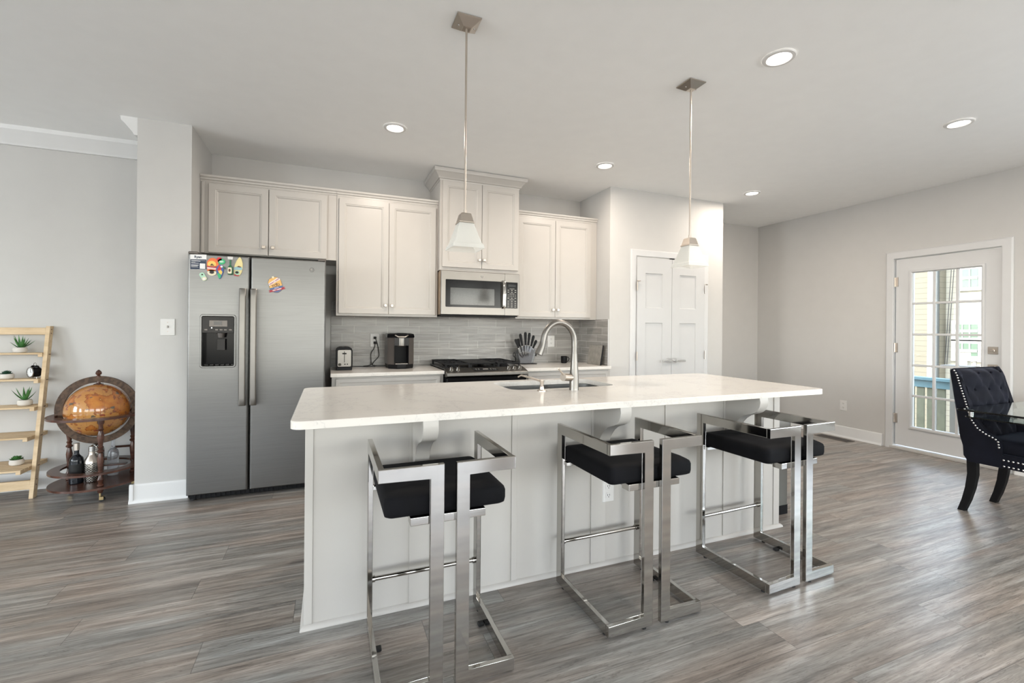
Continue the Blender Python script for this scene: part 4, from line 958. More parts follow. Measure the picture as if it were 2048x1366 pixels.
# ================================================================ STOOLS
def make_stool():
    """local: x across, +y towards the island; origin on the floor in the middle"""
    t = thing('bar_stool', (0, 0, 0), 'x', 'bar stool', 'chrome bar stools at the island')
    W2, D2, Hh = .2435, .226, .792; bw, bt = .045, .02
    for s in (-1, 1):
        zb, ys = .008, -D2+bt
        def X(a, b): return (min(a*s, b*s), max(a*s, b*s))
        C_ = [(ys, zb), (D2, zb), (D2, Hh), (ys, Hh), (ys, Hh-bw), (D2-bw, Hh-bw), (D2-bw, zb+bw), (ys, zb+bw)]
        g = G(); g.prism(C_, 'x', *X(W2-bt, W2), .002); fr_ = g.build('side_frame', 'chrome', t, smooth=0)
        K = [(W2, zb), (W2, zb+bw), (.022+bw, zb+bw), (.022+bw, Hh-bw), (W2, Hh-bw), (W2, Hh), (.022, Hh), (.022, zb)]
        g = G(); g.prism([(x*s, z) for x, z in K], 'y', -D2, -D2+bt, .002); bf_ = g.build('back_frame', 'chrome', t, smooth=0)
        for x, y in ((W2-bt/2, D2-.06), (W2-bt/2, -D2+.04)): G().cyl((x*s, y, 0), (x*s, y, .0095), .0095, n=12).build('glide', 'rubber', fr_)
        G().cyl((.06*s, -D2+bt/2, 0), (.06*s, -D2+bt/2, .0095), .0095, n=12).build('glide', 'rubber', bf_)
        G().box(*X(W2-bt-.026, W2-bt), D2-.17, D2-.145, .0, .014, .003).build('foot_pad', 'rubber', fr_)
    g = G(); g.cyl((-W2+bt, D2-.022, .212), (W2-bt, D2-.022, .212), .0095, n=16)
    for s in (-1, 1): g.cyl((s*(W2-bt-.012), D2-.022, .212), (s*(W2-bt), D2-.022, .212), .0135, n=16)
    g.build('footrest', 'chrome', t)
    g = G(); g.box(-.135, .135, -D2+bt, -D2+bt+.05, .583, .611, .002, 2)
    for x in (-.12, .12): g.box(x-.015, x+.015, -D2+bt+.05, D2-.05, .593, .611, .002)
    g.box(-W2+bt, W2-bt, D2-.06, D2-.03, .593, .611, .002); g.build('seat_support', 'chrome', t)
    # cushion
    g = G(); n = 18; cw, cy0, cy1 = .221, -D2+.028, D2-.004
    def sup(u, v, z, ins):
        return None
    lps = []
    for z, ins, rr in ((.612, .012, .02), (.618, .003, .022), (.632, 0, .024), (.662, 0, .024), (.675, .004, .024), (.683, .014, .02)):
        lps.append([(p[0], p[1], z+(.006*math.sin(p[0]*40)*math.cos(p[1]*23) if z > .65 else 0)) for p in rrect_h(-cw+ins, cw-ins, cy0+ins, cy1-ins, rr, z, 5)])
    for f_, dz in ((.9, .686), (.7, .690), (.4, .691), (.12, .691)):
        base_ = rrect_h(-cw+.014, cw-.014, cy0+.014, cy1-.014, .02, dz, 5); my = (cy0+cy1)/2
        lps.append([(p[0]*f_, my+(p[1]-my)*f_, dz+.004*math.sin(p[0]*17*f_+p[1]*11)) for p in base_])
    g.loft(lps); g.build('seat_cushion', 'velvet', t, smooth=60)
    return t
st = make_stool()
spots = [((.395, 1.767, 0), 0, 'chrome bar stool with black velvet seat nearest the fridge'),
         ((1.300, 1.785, 0), .008, 'middle chrome and black velvet bar stool of the three'),
         ((2.183, 1.775, 0), .035, 'chrome and black velvet bar stool nearest the dining table')]
for i, (loc, rz, lb) in enumerate(spots):
    o = st if i == 0 else copy_tree(st)
    o.location = loc; o.rotation_euler = (0, 0, rz); o['label'] = lb

# trash can beyond the island end
tc = thing('trash_can', (2.86, 2.32, 0), 'slim stainless step trash can beyond the right end of the island', 'trash can')
G().loft([rrect_h(2.722+i, 2.957-i, 2.20+i, 2.50-i, .02, z) for i, z in ((0, .062), (0, .60))]).build('bin_body', 'steel_bright', tc)
G().loft([rrect_h(2.720+i, 2.960-i, 2.198+i, 2.502-i, .02, z) for i, z in ((0, .0), (0, .061))]).build('plinth', 'black_plastic', tc)
G().loft([rrect_h(2.716+i, 2.975-i, 2.19+i, 2.505-i, .022, z) for i, z in ((0, .601), (0, .655), (.006, .668))]).build('lid', 'steel_bright', tc)
G().tube([(2.955, 2.22, .03), (2.985, 2.19, .035), (2.985, 2.17, .022)], .005, 8).build('pedal', 'chrome', tc)

# ================================================================ DINING CHAIR
ch = thing('dining_chair', (4.43, 1.6, 0), 'black velvet tufted dining chair with silver nailheads at the glass table', 'dining chair')
XL, XR = 4.135, 4.735
front = [(1.822, 1.005), (1.80, .965), (1.792, .934), (1.782, .892), (1.761, .816), (1.745, .752), (1.72, .658), (1.684, .60), (1.64, .57), (1.60, .552), (1.582, .535), (1.578, .50), (1.578, .362)]
backl = [(1.752, .362), (1.776, .40), (1.782, .524), (1.808, .694), (1.828, .842), (1.846, .96), (1.84, 1.0)]
def wing(x0, x1, flare):
    g = G(); poly = front+backl
    def P_(u, v, x): k_ = max(0, (v-.55))/.45; return (x-flare*k_*.0, u, v)
    g.prism(poly, 'x', x0, x1, .008); return g.build('side_panel', 'velvet_navy', ch, smooth=50)
wl_ = wing(XL, XL+.05, 0); wr_ = wing(XR-.05, XR, 0)
# rolled tufted inner back
def tuft(u, v):
    d = 0
    for r_ in range(5):
        for c_ in range(-3, 5):
            bu = (c_+.5*(r_ % 2))/3.2; bv = .12+r_*.21; dd = ((u-bu)*2.2)**2+((v-bv)*2.2)**2
            d -= .022*math.exp(-dd*55)
    a = (u*3.2+v/.42+.0) % 1; b = (u*3.2-v/.42) % 1
    d -= .006*(math.exp(-(min(a, 1-a)*9)**2)+math.exp(-(min(b, 1-b)*9)**2)); return d
g = G(); nu, nv = 44, 44; grid = []
for j in range(nv+1):
    v = j/nv; row = []
    z = .44+v*.555
    for i in range(nu+1):
        u = i/nu; x = XL+.035+u*(XR-XL-.07)
        yb = 1.70+(z-.44)*.16; roll = -.03*math.exp(-((v-.93)/.09)**2)*0
        bulge = .045*(1-(2*u-1)**4)*(1-.4*v); edge = .0
        if v > .93: edge = ((v-.93)/.07)**2*.05
        row.append((x, yb-bulge-tuft(u, v)+edge, z))
    grid.append(row)
lp_front = grid
V_ = [[g._v(p) for p in r] for r in grid]
for j in range(nv):
    for i in range(nu): g.bm.faces.new((V_[j][i], V_[j][i+1], V_[j+1][i+1], V_[j+1][i]))
bk = [[g._v((p[0], 1.752+(p[2]-.44)*.175, p[2])) for p in r] for r in (grid[0], grid[-1])]
for i in range(nu):
    g.bm.faces.new((V_[0][i+1], V_[0][i], bk[0][i], bk[0][i+1])); g.bm.faces.new((V_[-1][i], V_[-1][i+1], bk[1][i+1], bk[1][i])); g.bm.faces.new((bk[0][i], bk[1][i], bk[1][i+1], bk[0][i+1]))
bkr = g.build('tufted_backrest', 'velvet_navy', ch, smooth=80)
g = G()
for r_ in range(5):
    for c_ in range(0, 4):
        u = (c_+.5*(r_ % 2))/3.2; v = .12+r_*.21
        if .05 < u < .95 and v < .97:
            z = .44+v*.555; g.sphere((XL+.035+u*(XR-XL-.07), 1.70+(z-.44)*.16-.045*(1-(2*u-1)**4)*(1-.4*v)+.018, z), .009, 10, 6)
g.build('tuft_buttons', 'velvet_navy', bkr)
G().prism([(1.752, .362), (1.762, .362), (1.80, .52), (1.84, .83), (1.862, .985), (1.845, 1.003), (1.825, .99), (1.79, .70), (1.76, .45)], 'x', XL+.02, XR-.02, .004).build('outer_back', 'velvet_navy', ch, smooth=50)
G().box(XL+.004, XR-.004, 1.20, 1.76, .362, .455, .012, 3).build('seat_rail', 'velvet_navy', ch)
g = G(); lps = []
for z, i in ((.455, .012), (.47, .002), (.52, 0), (.535, .006), (.545, .03), (.548, .09), (.549, .2)): lps.append(rrect_h(XL+.015+i, XR-.015-i, 1.19+i, 1.70-i*.6, .035, z))
g.loft(lps); g.build('seat_cushion', 'velvet_navy', ch, smooth=60)
def nails(pts, x, sp, name, par):
    g = G(); P_ = [Vector((x, y, z)) for y, z in pts]; acc = 0; prev = P_[0]; s_ = 1 if x > 4.4 else -1
    for q in P_[1:]:
        L = (q-prev).length; d = (q-prev).normalized(); t = sp-acc
        while t < L: g.sphere(prev+d*t+Vector((0, 0, 0)), .0058, 8, 6, (.5, 1, 1)); t += sp
        acc = L-(t-sp); prev = q
    return g.build(name, 'nail', par)
inner = [(y+.014, z) for y, z in front[:-1]]; inner[-1] = (1.59, .486)
nails(inner, XL-.001, .0185, 'nailhead_row', wl_)
nails([(1.592, .418), (1.21, .418)], XL+.003, .0225, 'nailhead_row', wl_); nails([(1.59, .378), (1.21, .378)], XL+.003, .0225, 'nailhead_row', wl_)
nails(inner, XR+.001, .0185, 'nailhead_row', wr_)
for x in (4.168, 4.59):
    g = G(); lps = []
    for z, y, w in ((.375, 1.745, .026), (.27, 1.742, .025), (.17, 1.755, .023), (.08, 1.775, .021), (0, 1.80, .019)): lps.append([(x, y-w, z), (x+.042, y-w, z), (x+.042, y+w, z), (x, y+w, z)])
    g.loft(lps); g.build('leg', 'black_plastic', ch)
for x in (4.168, 4.66):
    G().loft([[(x-a, 1.24-a, z), (x+a+.0, 1.24-a, z), (x+a, 1.24+a, z), (x-a, 1.24+a, z)] for z, a in ((.375, .024), (0, .017))]).build('leg', 'black_plastic', ch)

# ================================================================ GLASS TABLE
tb = thing('glass_dining_table', (4.9, .9, 0), 'rectangular glass dining table with two stacked glass tops by the door', 'dining table')
tx0, tx1, ty0, ty1 = 3.84, 5.45, .05, 1.69
G().loft([rrect_h(tx0+i, tx1-i, ty0+i, ty1-i, .02, z) for i, z in ((.004, .748), (0, .752), (0, .756), (.004, .76))]).build('tabletop', 'table_glass', tb)
G().loft([rrect_h(tx0+.03+i, tx1-.03-i, ty0+.03+i, ty1-.03-i, .02, z) for i, z in ((.003, .705), (0, .708), (0, .711), (.003, .714))]).build('lower_glass', 'table_glass', tb)
for x in (tx0+.05, tx1-.05):
    for y in (ty0+.06, ty1-.06): G().cyl((x, y, .714), (x, y, .748), .012).build('spacer', 'chrome', tb)
for y in (.35, 1.15):
    g = G(); g.box(4.85, 5.10, y-.03, y+.03, .012, .705, .004); g.build('pedestal', 'chrome', tb)
G().box(4.80, 5.15, .2, 1.3, 0, .014, .003).build('base_plate', 'chrome', tb)

# ================================================================ LADDER SHELF
ls = thing('ladder_shelf', (-2.2, 4.47, 0), 'leaning pale pine ladder shelf with five slatted shelves', 'shelf')
LX0, LX1 = -2.62, -2.0
def railY(z): return 4.345+(4.545-4.345)*z/1.245
for x in (LX0, LX1):
    g = G(); g.loft([[(x-.012, railY(z)-.0, z), (x+.012, railY(z), z), (x+.012, railY(z)+.048, z), (x-.012, railY(z)+.048, z)] for z in (0, 1.25)]); r_ = g.build('side_rail', 'pine', ls)
    g = G()
    for z in (1.225, 1.195, 1.035, .845, .648, .44, .225, .09, .13):
        s_ = 1 if x == LX1 else -1
        g.cyl((x+.0119*s_, railY(z)+.024, z), (x+.0135*s_, railY(z)+.024, z), .0045, n=8)
        if z > .2 and z < 1.1: g.cyl((x+.0119*s_, railY(z)+.038, z), (x+.0135*s_, railY(z)+.038, z), .0045, n=8)
    g.build('screw_holes', 'c_brown', r_)
g = G(); g.box(LX0+.012, LX1-.012, railY(1.2)+.004, railY(1.2)+.022, 1.185, 1.238, .002); g.build('crossbar', 'pine', ls)
g = G(); g.box(LX0+.012, LX1-.012, railY(.1)+.004, railY(.1)+.022, .062, .128, .002); g.build('crossbar', 'pine', ls)
SH = [(1.048, 4.50, 4.588, 3), (.855, 4.45, 4.588, 4), (.655, 4.405, 4.588, 5), (.448, 4.325, 4.588, 6), (.232, 4.25, 4.588, 7)]
for z, ya, yb, n_ in SH:
    g = G(); sp = (yb-ya)/n_
    for i in range(n_): g.box(LX0+.013, LX1-.013, ya+i*sp+.002, ya+(i+1)*sp-.005, z-.012, z, .0015)
    g.box(LX1-.04, LX1-.0135, ya+.003, yb-.004, z-.03, z-.012, .0015); g.box(LX0+.0135, LX0+.04, ya+.003, yb-.004, z-.03, z-.012, .0015)
    g.build('shelf_board', 'pine', ls)
# succulents
def pot(x, y, z, r, h, label):
    t = thing('potted_succulent', (x, y, z), label, 'plant', 'small succulents on the ladder shelf')
    G().lathe([(r*.72, .0005), (r*.93, h*.18), (r, h*.5), (r*.93, h*.88), (r*.84, h), (r*.78, h*.97), (r*.78, h*.8), (0, h*.8)], (x, y, z), 28).build('pot', 'pot', t)
    G().lathe([(r*.77, h*.80), (r*.5, h*.86), (0, h*.88)], (x, y, z), 16).build('soil', 'soil', t)
    return t
def leaf(g, p, d, L, w, up=.5, n=5):
    p = Vector(p); d = Vector(d).normalized(); side = d.cross(Vector((0, 0, 1))).normalized()
    if side.length < .1: side = Vector((1, 0, 0))
    lps = []
    for i in range(n+1):
        t = i/n; q = p+d*L*t+Vector((0, 0, up*L*t*t)); ww = w*math.sin(PI*(.18+.82*t)**.8)+.0004 if t < 1 else .0004; th = ww*.45
        nn = side.cross(d).normalized(); lps.append([q+side*ww, q+nn*th, q-side*ww, q-nn*th])
    g.loft(lps)
def spiky(t, x, y, z, R, Hh, n, seed):
    rnd = random.Random(seed); g = G()
    for i in range(n):
        a = 2*PI*i/n+rnd.uniform(-.3, .3); e = rnd.uniform(.25, 1.5); dx = math.cos(a)*R*rnd.uniform(.5, 1)
        leaf(g, (x+math.cos(a)*.006, y+math.sin(a)*.006, z), (math.cos(a), math.sin(a)*.7, e*1.5), Hh*rnd.uniform(.6, 1), .0075, .25)
    g.build('leaves', 'plant', t, smooth=60)
def rosette(t, x, y, z, R, m, seed):
    rnd = random.Random(seed); g = G()
    for ring, (n, e, L) in enumerate(((9, .12, 1), (8, .45, .85), (6, 1.0, .6), (4, 2.2, .4))):
        for i in range(n):
            a = 2*PI*i/n+ring*.4; leaf(g, (x, y, z+.004*ring), (math.cos(a), math.sin(a), e), R*L*rnd.uniform(.85, 1.05), .013, .25)
    g.build('leaves', m, t, smooth=60)
p = pot(-2.155, 4.535, 1.049, .041, .04, 'upright spiky succulent in stone pot on the top ladder shelf'); spiky(p, -2.15, 4.535, 1.085, .03, .085, 16, 3)
p = pot(-2.222, 4.52, .856, .042, .038, 'dark rosette succulent in stone pot on the shelf with the clock'); rosette(p, -2.222, 4.52, .888, .04, 'plant_dark', 4)
p = pot(-2.108, 4.50, .656, .042, .044, 'tall spiky succulent in stone pot on the middle ladder shelf'); spiky(p, -2.108, 4.50, .695, .03, .10, 11, 8)
p = pot(-2.118, 4.43, .233, .041, .042, 'green rosette succulent in stone pot on the bottom ladder shelf'); rosette(p, -2.118, 4.43, .27, .04, 'plant', 5)
# alarm clock
ac = thing('alarm_clock', (-2.062, 4.53, .856), 'black twin bell alarm clock on the second ladder shelf', 'clock')
Tc = Matrix.Translation((-2.062, 4.52, .856+.0475)) @ Matrix.Rotation(math.radians(-38), 4, 'Z') @ Matrix.Scale(.9, 4)
G(Tc).lathe([(.0, .03), (.036, .03), (.042, .02), (.043, -.024), (.045, -.03), (.04, -.032)], (0, 0, 0), 32, 'y', False).build('case', 'black_gloss', ac)
G(Tc).lathe([(.0001, -.029), (.040, -.029), (.040, -.0295)], (0, 0, 0), 32, 'y').build('dial', 'bright_white', ac)
G(Tc).ringflat((0, -.0305, 0), .038, .044, .006, 'y', 32).build('bezel', 'chrome', ac)
g = G(Tc); g.box(-.001, .001, -.031, -.030, 0, .028); g.box(0, .018, -.031, -.030, -.001, .001)
for i in range(12): a = i*PI/6; g.cyl((.033*math.cos(a), -.031, .033*math.sin(a)), (.033*math.cos(a), -.0295, .033*math.sin(a)), .0014, n=6)
g.build('hands_and_marks', 'rubber', ac)
for s in (-1, 1):
    g = G(Tc @ Matrix.Rotation(.5*s, 4, 'Y')); g.lathe([(.0, .016), (.01, .013), (.016, .005), (.017, 0)], (0, 0, .046), 16); g.build('bell', 'black_gloss', ac)
    G(Tc).cyl((.02*s, 0, -.035), (.026*s, 0, -.052), .003, n=8).build('foot', 'chrome', ac)
G(Tc).tube([(.018*math.cos(t), 0, .055+.022*math.sin(t)) for t in [PI*i/8 for i in range(9)]], .002, 6).build('carry_handle', 'chrome', ac)

# ================================================================ GLOBE BAR
gc = Vector((-1.606, 4.315, .627))
gb = thing('globe_bar_cart', (gc.x, gc.y, 0), 'antique style globe bar cart in dark turned wood on casters', 'bar cart')
o = G().sphere((0, 0, 0), .193, 48, 28).build('globe', 'globe', None, origin=(0, 0, 0)); o.parent = gb; o.location = (0, 0, gc.z)
G().ringflat(gc, .205, .252, .016, 'y', 72).build('meridian_ring', 'ring', gb)
G().ringflat((gc.x, gc.y, .593), .232, .282, .016, 'z', 72).build('horizon_ring', 'wood_dark', gb)
G().lathe([(.014, .87), (.014, .88), (.008, .886), (.016, .892), (.019, .90), (.015, .914), (.005, .925), (0, .927)], (gc.x, gc.y, 0), 16).build('finial', 'c_crimson' if False else 'wood_dark', gb)
G().lathe([(.03, .812), (.03, .820), (.012, .826), (.01, .835), (.01, .84)], (gc.x, gc.y, 0), 20).build('polar_cap', 'wood_dark', gb)
LEGP = [(.0, .06), (.013, .06), (.017, .075), (.02, .085), (.014, .095), (.011, .105), (.019, .112), (.019, .118), (.012, .125), (.015, .14), (.02, .155), (.014, .17), (.011, .19), (.018, .2), (.018, .212), (.012, .22), (.016, .26), (.0195, .30), (.014, .33), (.011, .345), (.02, .353), (.021, .36), (.012, .37), (.013, .38), (.018, .388), (.012, .395), (.015, .42), (.021, .455), (.016, .49), (.012, .505), (.019, .513), (.013, .52), (.012, .545), (.02, .56), (.02, .585), (0, .585)]
legs = [(-1.516, 4.112), (-1.795, 4.37), (-1.44, 4.45)]
for x, y in legs:
    G().lathe(LEGP, (x, y, 0), 20).build('turned_leg', 'wood_dark', gb)
    g = G(); g.cyl((x, y, .03), (x, y, .062), .006, n=10); g.box(x-.002, x+.024, y-.016, y-.012, .012, .036, .001); g.box(x-.002, x+.024, y+.004, y+.008, .012, .036, .001); cs = g.build('caster_fork', 'brass', gb)
    G().cyl((x+.012, y-.011, .017), (x+.012, y+.003, .017), .017, n=20).build('caster_wheel', 'rubber', cs)
def blob(r, zc0, zc1, hole, name):
    pts = []
    for i in range(40):
        a = 2*PI*i/40; q = Vector((gc.x+r*math.cos(a), gc.y-.005+r*math.sin(a)))
        q.x = min(q.x, -1.325)
        dn = min(((q-Vector(l)).length for l in legs))
        pts.append((q.x, q.y))
    g = G()
    if not hole: g.prism(pts, 'z', zc0, zc1, .003)
    else:
        inn = [(gc.x+(x-gc.x)*.76, gc.y-.005+(y-gc.y+.005)*.76) for x, y in pts]
        g.loft([[(x, y, z) for x, y in P_] for P_, z in ((inn, zc0), (pts, zc0), (pts, zc1), (inn, zc1), (inn, zc0))], False, False)
        g.box(gc.x-.15, gc.x+.17, gc.y-.01, gc.y+.03, zc0+.002, zc1-.002)
    g.build(name, 'wood_dark', gb)
blob(.268, .093, .108, False, 'lower_shelf'); blob(.268, .198, .212, True, 'bottle_rail')
G().tube([(-1.57, 4.50, .30), (-1.32, 4.50, .30)], .009, 8).build('tray_handle', 'wood_dark', gb)
g = G(); 
for x in (-1.565, -1.325): g.cyl((x, 4.50, .2), (x, 4.50, .30), .006, n=8)
g.build('handle_post', 'wood_dark', gb)
# bottles
b = thing('liquor_bottle', (-1.705, 4.25, .109), 'tall dark glass liquor bottle with black label on the globe bar', 'bottle')
BP = [(.0, 0), (.038, 0), (.041, .006), (.041, .16), (.036, .185), (.018, .205), (.0145, .215), (.0145, .265), (.0165, .268), (.0165, .285), (0, .286)]
G().lathe(BP, (-1.705, 4.25, .109)).build('glass_body', 'glass_dark', b)
G().lathe([(.0415, .05), (.0418, .052), (.0418, .14), (.0415, .142)], (-1.705, 4.25, .109), 24, cap=False).build('paper_label', 'rubber', b)
G().lathe([(.0, .24), (.0168, .24), (.0168, .29), (0, .29)], (-1.705, 4.25, .109)).build('cap', 'nickel', b)
b = thing('cocktail_shaker', (-1.615, 4.245, .109), 'silver diamond-patterned cocktail shaker on the globe bar', 'shaker')
m_, nt_, bs_ = mat('diamond_silver'); s_ = nd(nt_, 'SeparateXYZ'); nt_.links.new(ocoords(nt_), s_.inputs[0])
an = math_(nt_, 'MULTIPLY', math_(nt_, 'ARCTAN2', math_(nt_, 'SUBTRACT', s_.outputs[1], 0.0), s_.outputs[0]), 14/(2*PI)); zz = math_(nt_, 'MULTIPLY', s_.outputs[2], 60)
d1 = math_(nt_, 'ABSOLUTE', math_(nt_, 'SUBTRACT', math_(nt_, 'FRACT', math_(nt_, 'ADD', an, zz)), .5)); d2 = math_(nt_, 'ABSOLUTE', math_(nt_, 'SUBTRACT', math_(nt_, 'FRACT', math_(nt_, 'SUBTRACT', an, zz)), .5))
hh = math_(nt_, 'MINIMUM', d1, d2); nt_.links.new(ramp(nt_, hh, [(0, (.06, .055, .05)), (.12, (.36, .34, .31))]), bs_.inputs['Base Color']); bs_.inputs['Metallic'].default_value = 1; bs_.inputs['Roughness'].default_value = .2; bump(nt_, bs_, hh, .6, .004); M['diamond'] = m_
G().lathe([(0, 0), (.032, 0), (.036, .01), (.044, .09), (.044, .14), (.0435, .145)], (-1.615, 4.245, .109), 32).build('tumbler', 'diamond', b)
G().lathe([(.0435, .145), (.040, .165), (.022, .2), (.019, .205), (.019, .225), (.0, .226)], (-1.615, 4.245, .109), 32).build('shoulder', 'nickel', b)
G().lathe([(.0185, .226), (.018, .262), (.0, .268)], (-1.615, 4.245, .109)).build('cap', 'chrome', b)
b = thing('decanter', (-1.645, 4.402, .109), 'dark lattice-patterned decanter behind the silver shaker', 'decanter')
G().lathe([(0, 0), (.04, 0), (.044, .1), (.044, .2), (.03, .24), (.018, .255), (.018, .275), (0, .28)], (-1.645, 4.402, .109), 28).build('flask', 'diamond', b)
b = thing('liquor_bottle', (-1.545, 4.40, .109), 'slim clear bottle behind the front leg of the globe bar', 'bottle')
G().lathe([(r_*.85, z) for r_, z in BP], (-1.545, 4.40, .109)).build('glass_body', 'clear_plastic', b)

# ================================================================ PENDANTS, RECESSED LIGHTS, SWITCHES
def pendant(x, y, label):
    t = thing('pendant_lamp', (x, y, CEIL), label, 'pendant lamp', 'pendant lamps over the island')
    def sq(h, z, ins=0): return [(x-h, y-h, z), (x+h, y-h, z), (x+h, y+h, z), (x-h, y+h, z)]
    g = G(); g.loft([sq(.0595, CEIL-.001), sq(.0595, CEIL-.006), sq(.055, CEIL-.009), sq(.022, CEIL-.034), sq(.018, CEIL-.035)]); cn = g.build('canopy', 'nickel', t, smooth=0)
    g = G()
    for s in (-1, 1): g.sphere((x+.038*s, y-.0, CEIL-.022), .005, 10, 6)
    g.build('screw', 'chrome', cn)
    G().cyl((x, y, CEIL-.034), (x, y, 1.83), .0052, n=12).build('rod', 'nickel', t)
    g = G(); g.cyl((x, y, 1.815), (x, y, 1.832), .0085, n=12); g.loft([sq(.0215, 1.814), sq(.0245, 1.811), sq(.034, 1.774), sq(.037, 1.772), sq(.0375, 1.766), sq(.034, 1.765)]); g.build('socket_cap', 'nickel', t, smooth=0)
    g = G(); pr = [(.030, 1.766), (.036, 1.764), (.067, 1.667), (.075, 1.658), (.078, 1.641)]
    lps = [rrect_h(x-h, x+h, y-h, y+h, .006, z, 2) for h, z in pr]+[rrect_h(x-h+.004, x+h-.004, y-h+.004, y+h-.004, .004, z, 2) for h, z in reversed(pr)]
    g.loft(lps, False, False); g.build('glass_shade', 'frost', t, smooth=25)
    G().sphere((x, y, 1.70), .022, 16, 10).build('bulb', 'white_plastic', t)
pendant(.602, 2.122, 'brushed nickel pendant with frosted square shade, in front of the microwave cabinet')
pendant(2.007, 2.138, 'brushed nickel pendant with frosted square shade, in front of the pantry doors')
RL = [(.436, 3.439, 'round recessed light in front of the fridge-side cabinets'), (2.294, 3.492, 'round recessed light near the pantry corner'), (4.2, 3.569, 'round recessed light farthest back, right of the pantry'),
      (2.244, 1.744, 'round recessed light nearest the camera, right of the pendants'), (4.113, 1.802, 'round recessed light nearest the right wall')]
for x, y, lb in RL:
    t = thing('recessed_light', (x, y, CEIL), lb, 'ceiling light', 'recessed ceiling lights')
    G().lathe([(.056, -.004), (.062, -.010), (.078, -.008), (.083, -.001)], (x, y, CEIL), 36, cap=False).build('trim_ring', 'white_plastic', t)
    G().lathe([(.0001, -.0045), (.057, -.0045), (.057, -.003), (.0001, -.003)], (x, y, CEIL), 36).build('lens', 'led', t)
    d = bpy.data.lights.new('recessed_lamp', 'AREA'); d.shape = 'DISK'; d.size = .10; d.energy = 12; d.color = (1, .88, .76)
    l = bpy.data.objects.new('recessed_lamp', d); COL.objects.link(l); l.location = (x, y, CEIL-.016)
# dimmer switch on the pillar
t = thing('light_switch', (-1.092, 3.994, 1.19), 'white toggle light switch on the wall left of the fridge', 'light switch')
G().box(-1.137, -1.047, 3.987, 3.994, 1.19, 1.313, .003).build('cover_plate', 'white_plastic', t); G().box(-1.097, -1.087, 3.978, 3.988, 1.245, 1.262, .002).build('toggle', 'cab', t)
g = G(); g.cyl((-1.092, 3.986, 1.285), (-1.092, 3.9875, 1.285), .0035, n=8); g.cyl((-1.092, 3.986, 1.218), (-1.092, 3.9875, 1.218), .0035, n=8); g.build('screw', 'nickel', t)
# outlet on right wall
t = thing('outlet', (RIGHT_X, 3.543, .315), 'white outlet low on the right wall left of the glass door', 'outlet')
G().box(RIGHT_X-.007, RIGHT_X, 3.503, 3.583, .318, .438, .003).build('cover_plate', 'white_plastic', t)
for z in (.402, .354): slot_socket(t.children[0], Matrix.Translation((RIGHT_X-.007, 3.543, z)) @ Matrix.Rotation(-PI/2, 4, 'Z'))
# floor vent
t = thing('floor_vent', (5.5, 3.55, 0), 'dark metal floor register by the right wall baseboard', 'floor vent')
M['vent'] = simple('bronze_vent', (.13, .11, .095), .4, .3)
G().box(5.46, 5.60, 3.36, 3.74, .0005, .005, .002).build('frame', 'vent', t)
g = G()
for i in range(24): g.box(5.475, 5.585, 3.375+i*.0148, 3.382+i*.0148, .004, .0056)
g.build('louvres', 'rubber', t)

# ================================================================ OUTSIDE
dk = G(); dk.box(RIGHT_X+.16, 9.4, 1.0, 6.0, -.62, -.55); tag(dk.build('deck', 'deck'), 'weathered deck outside the glass door', 'deck')
rl_ = thing('deck_railing', (7.6, 3.3, -.55), 'blue-grey topped deck railing with wide pickets outside the glass door', 'railing')
G().box(7.56, 7.70, 3.33, 5.0, .60, .64, .003).build('top_rail', 'teal', rl_); G().box(7.60, 7.66, 3.33, 5.0, .50, .60, .003).build('upper_rail', 'teal', rl_); G().box(7.60, 7.66, 2.6, 5.0, -.42, -.36).build('lower_rail', 'teal', rl_)
for i in range(13): G().box(7.62, 7.64, 3.46+i*.115, 3.545+i*.115, -.45, .52).build('picket', 'picket', rl_)
G().box(7.55, 7.69, 3.24, 3.38, -.55, .80).build('post', 'grey_cap', rl_); G().box(7.50, 7.74, 3.16, 3.46, .80, .83, .004).build('post_cap', 'grey_cap', rl_)
G().box(7.62, 7.64, 3.02, 3.20, -.45, .62).build('picket', 'teal', rl_); G().box(7.62, 7.64, 2.6, 2.96, -.45, .50).build('picket', 'ext_white', rl_)
nb = thing('neighbour_house', (14, 6, -3), 'white and cream lap-sided house seen through the glass door', 'building')
G().box(14.0, 18, -2, 6.46, -3, 3.3).build('white_facade', 'siding_white', nb)
G().box(13.6, 18, 6.51, 14, -3, 3.3).build('cream_facade', 'siding_cream', nb)
G().box(13.75, 18, 6.355, 6.45, -3, 3.3).build('cream_facade', 'siding_cream', nb)
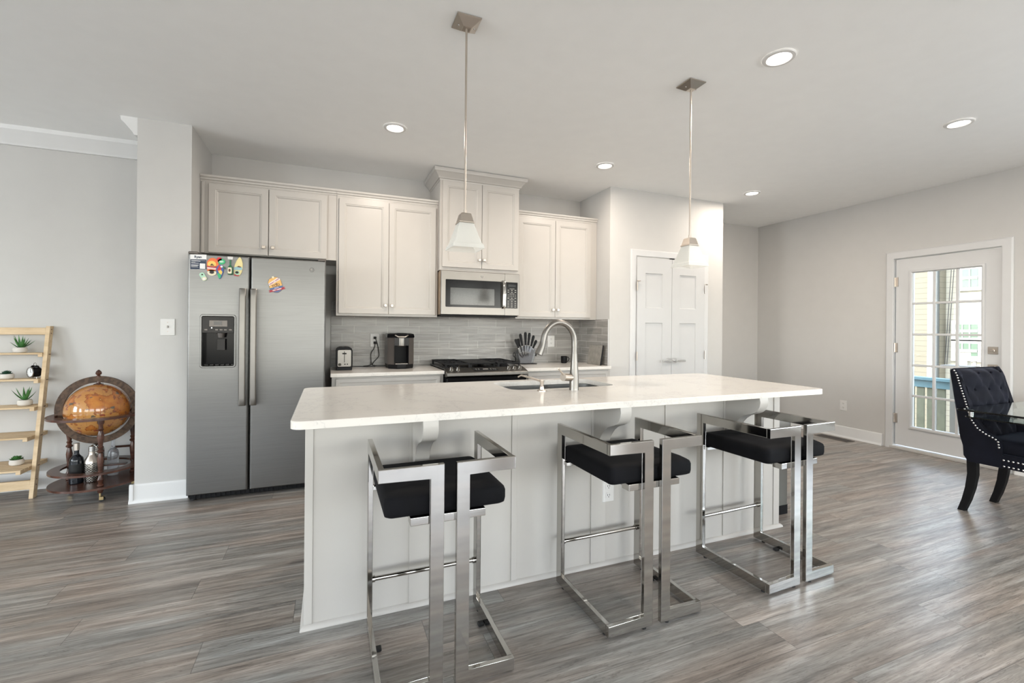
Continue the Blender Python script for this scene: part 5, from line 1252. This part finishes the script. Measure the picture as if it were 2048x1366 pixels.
G().box(13.55, 13.9, 6.43, 6.51, -3, 3.3).build('corner_board', 'ext_white', nb)
G().box(13.66, 13.73, 6.365, 6.42, -3, 3.2).build('downspout', 'downspout', nb)
def hwin(x, y0, y1, z0, z1, nx, nz):
    f = G().box(x-.06, x, y0-.09, y1+.09, z0-.09, z1+.09, .005).build('window', 'ext_white', nb)
    G().box(x-.07, x-.055, y0, y1, z0, z1).build('window_glass', 'win_green', f)
    g = G()
    for i in range(1, nx): yy = y0+(y1-y0)*i/nx; g.box(x-.085, x-.068, yy-.012, yy+.012, z0, z1)
    for j in range(1, nz): zz_ = z0+(z1-z0)*j/nz; g.box(x-.085, x-.068, y0, y1, zz_-.012, zz_+.012)
    g.box(x-.09, x-.068, y0, y1, (z0+z1)/2-.03, (z0+z1)/2+.03); g.build('window_grid', 'ext_white', f)
hwin(14.0, 5.74, 6.02, 2.33, 2.75, 2, 2); hwin(14.0, 5.74, 6.14, 1.14, 1.45, 3, 1); hwin(14.0, 5.74, 6.14, .66, 1.0, 3, 2); hwin(13.6, 7.02, 7.5, .55, 1.2, 2, 2)
cb = thing('utility_cables', (13.6, 6.2, 0), 'two thin black cables slanting down the white facade', 'cable')
G().tube([(13.9, 6.20, 3.0), (13.9, 6.325, .45)], .008, 6).build('cable', 'cable', cb); G().tube([(13.9, 6.15, 3.0), (13.9, 6.285, .45)], .008, 6).build('cable', 'cable', cb)
wr = thing('white_railing', (10, 4.3, -.6), 'small white neighbouring deck railing behind the dining chair', 'railing')
G().box(10.0, 10.12, 4.25, 4.36, -1.2, .93).build('post', 'ext_white', wr); G().box(9.98, 10.14, 4.23, 4.38, .93, .97).build('post_cap', 'ext_white', wr); G().box(10.0, 10.1, 3.2, 4.25, .78, .86).build('top_rail', 'ext_white', wr)
for i in range(8): G().box(10.03, 10.07, 4.15-i*.12, 4.19-i*.12, -1.0, .8).build('baluster', 'ext_white', wr)
g = G(); g.box(RIGHT_X+.3, 40, -25, 30, -3.1, -3.0); tag(g.build('ground', 'deck'), 'ground far below the deck outside', 'ground')
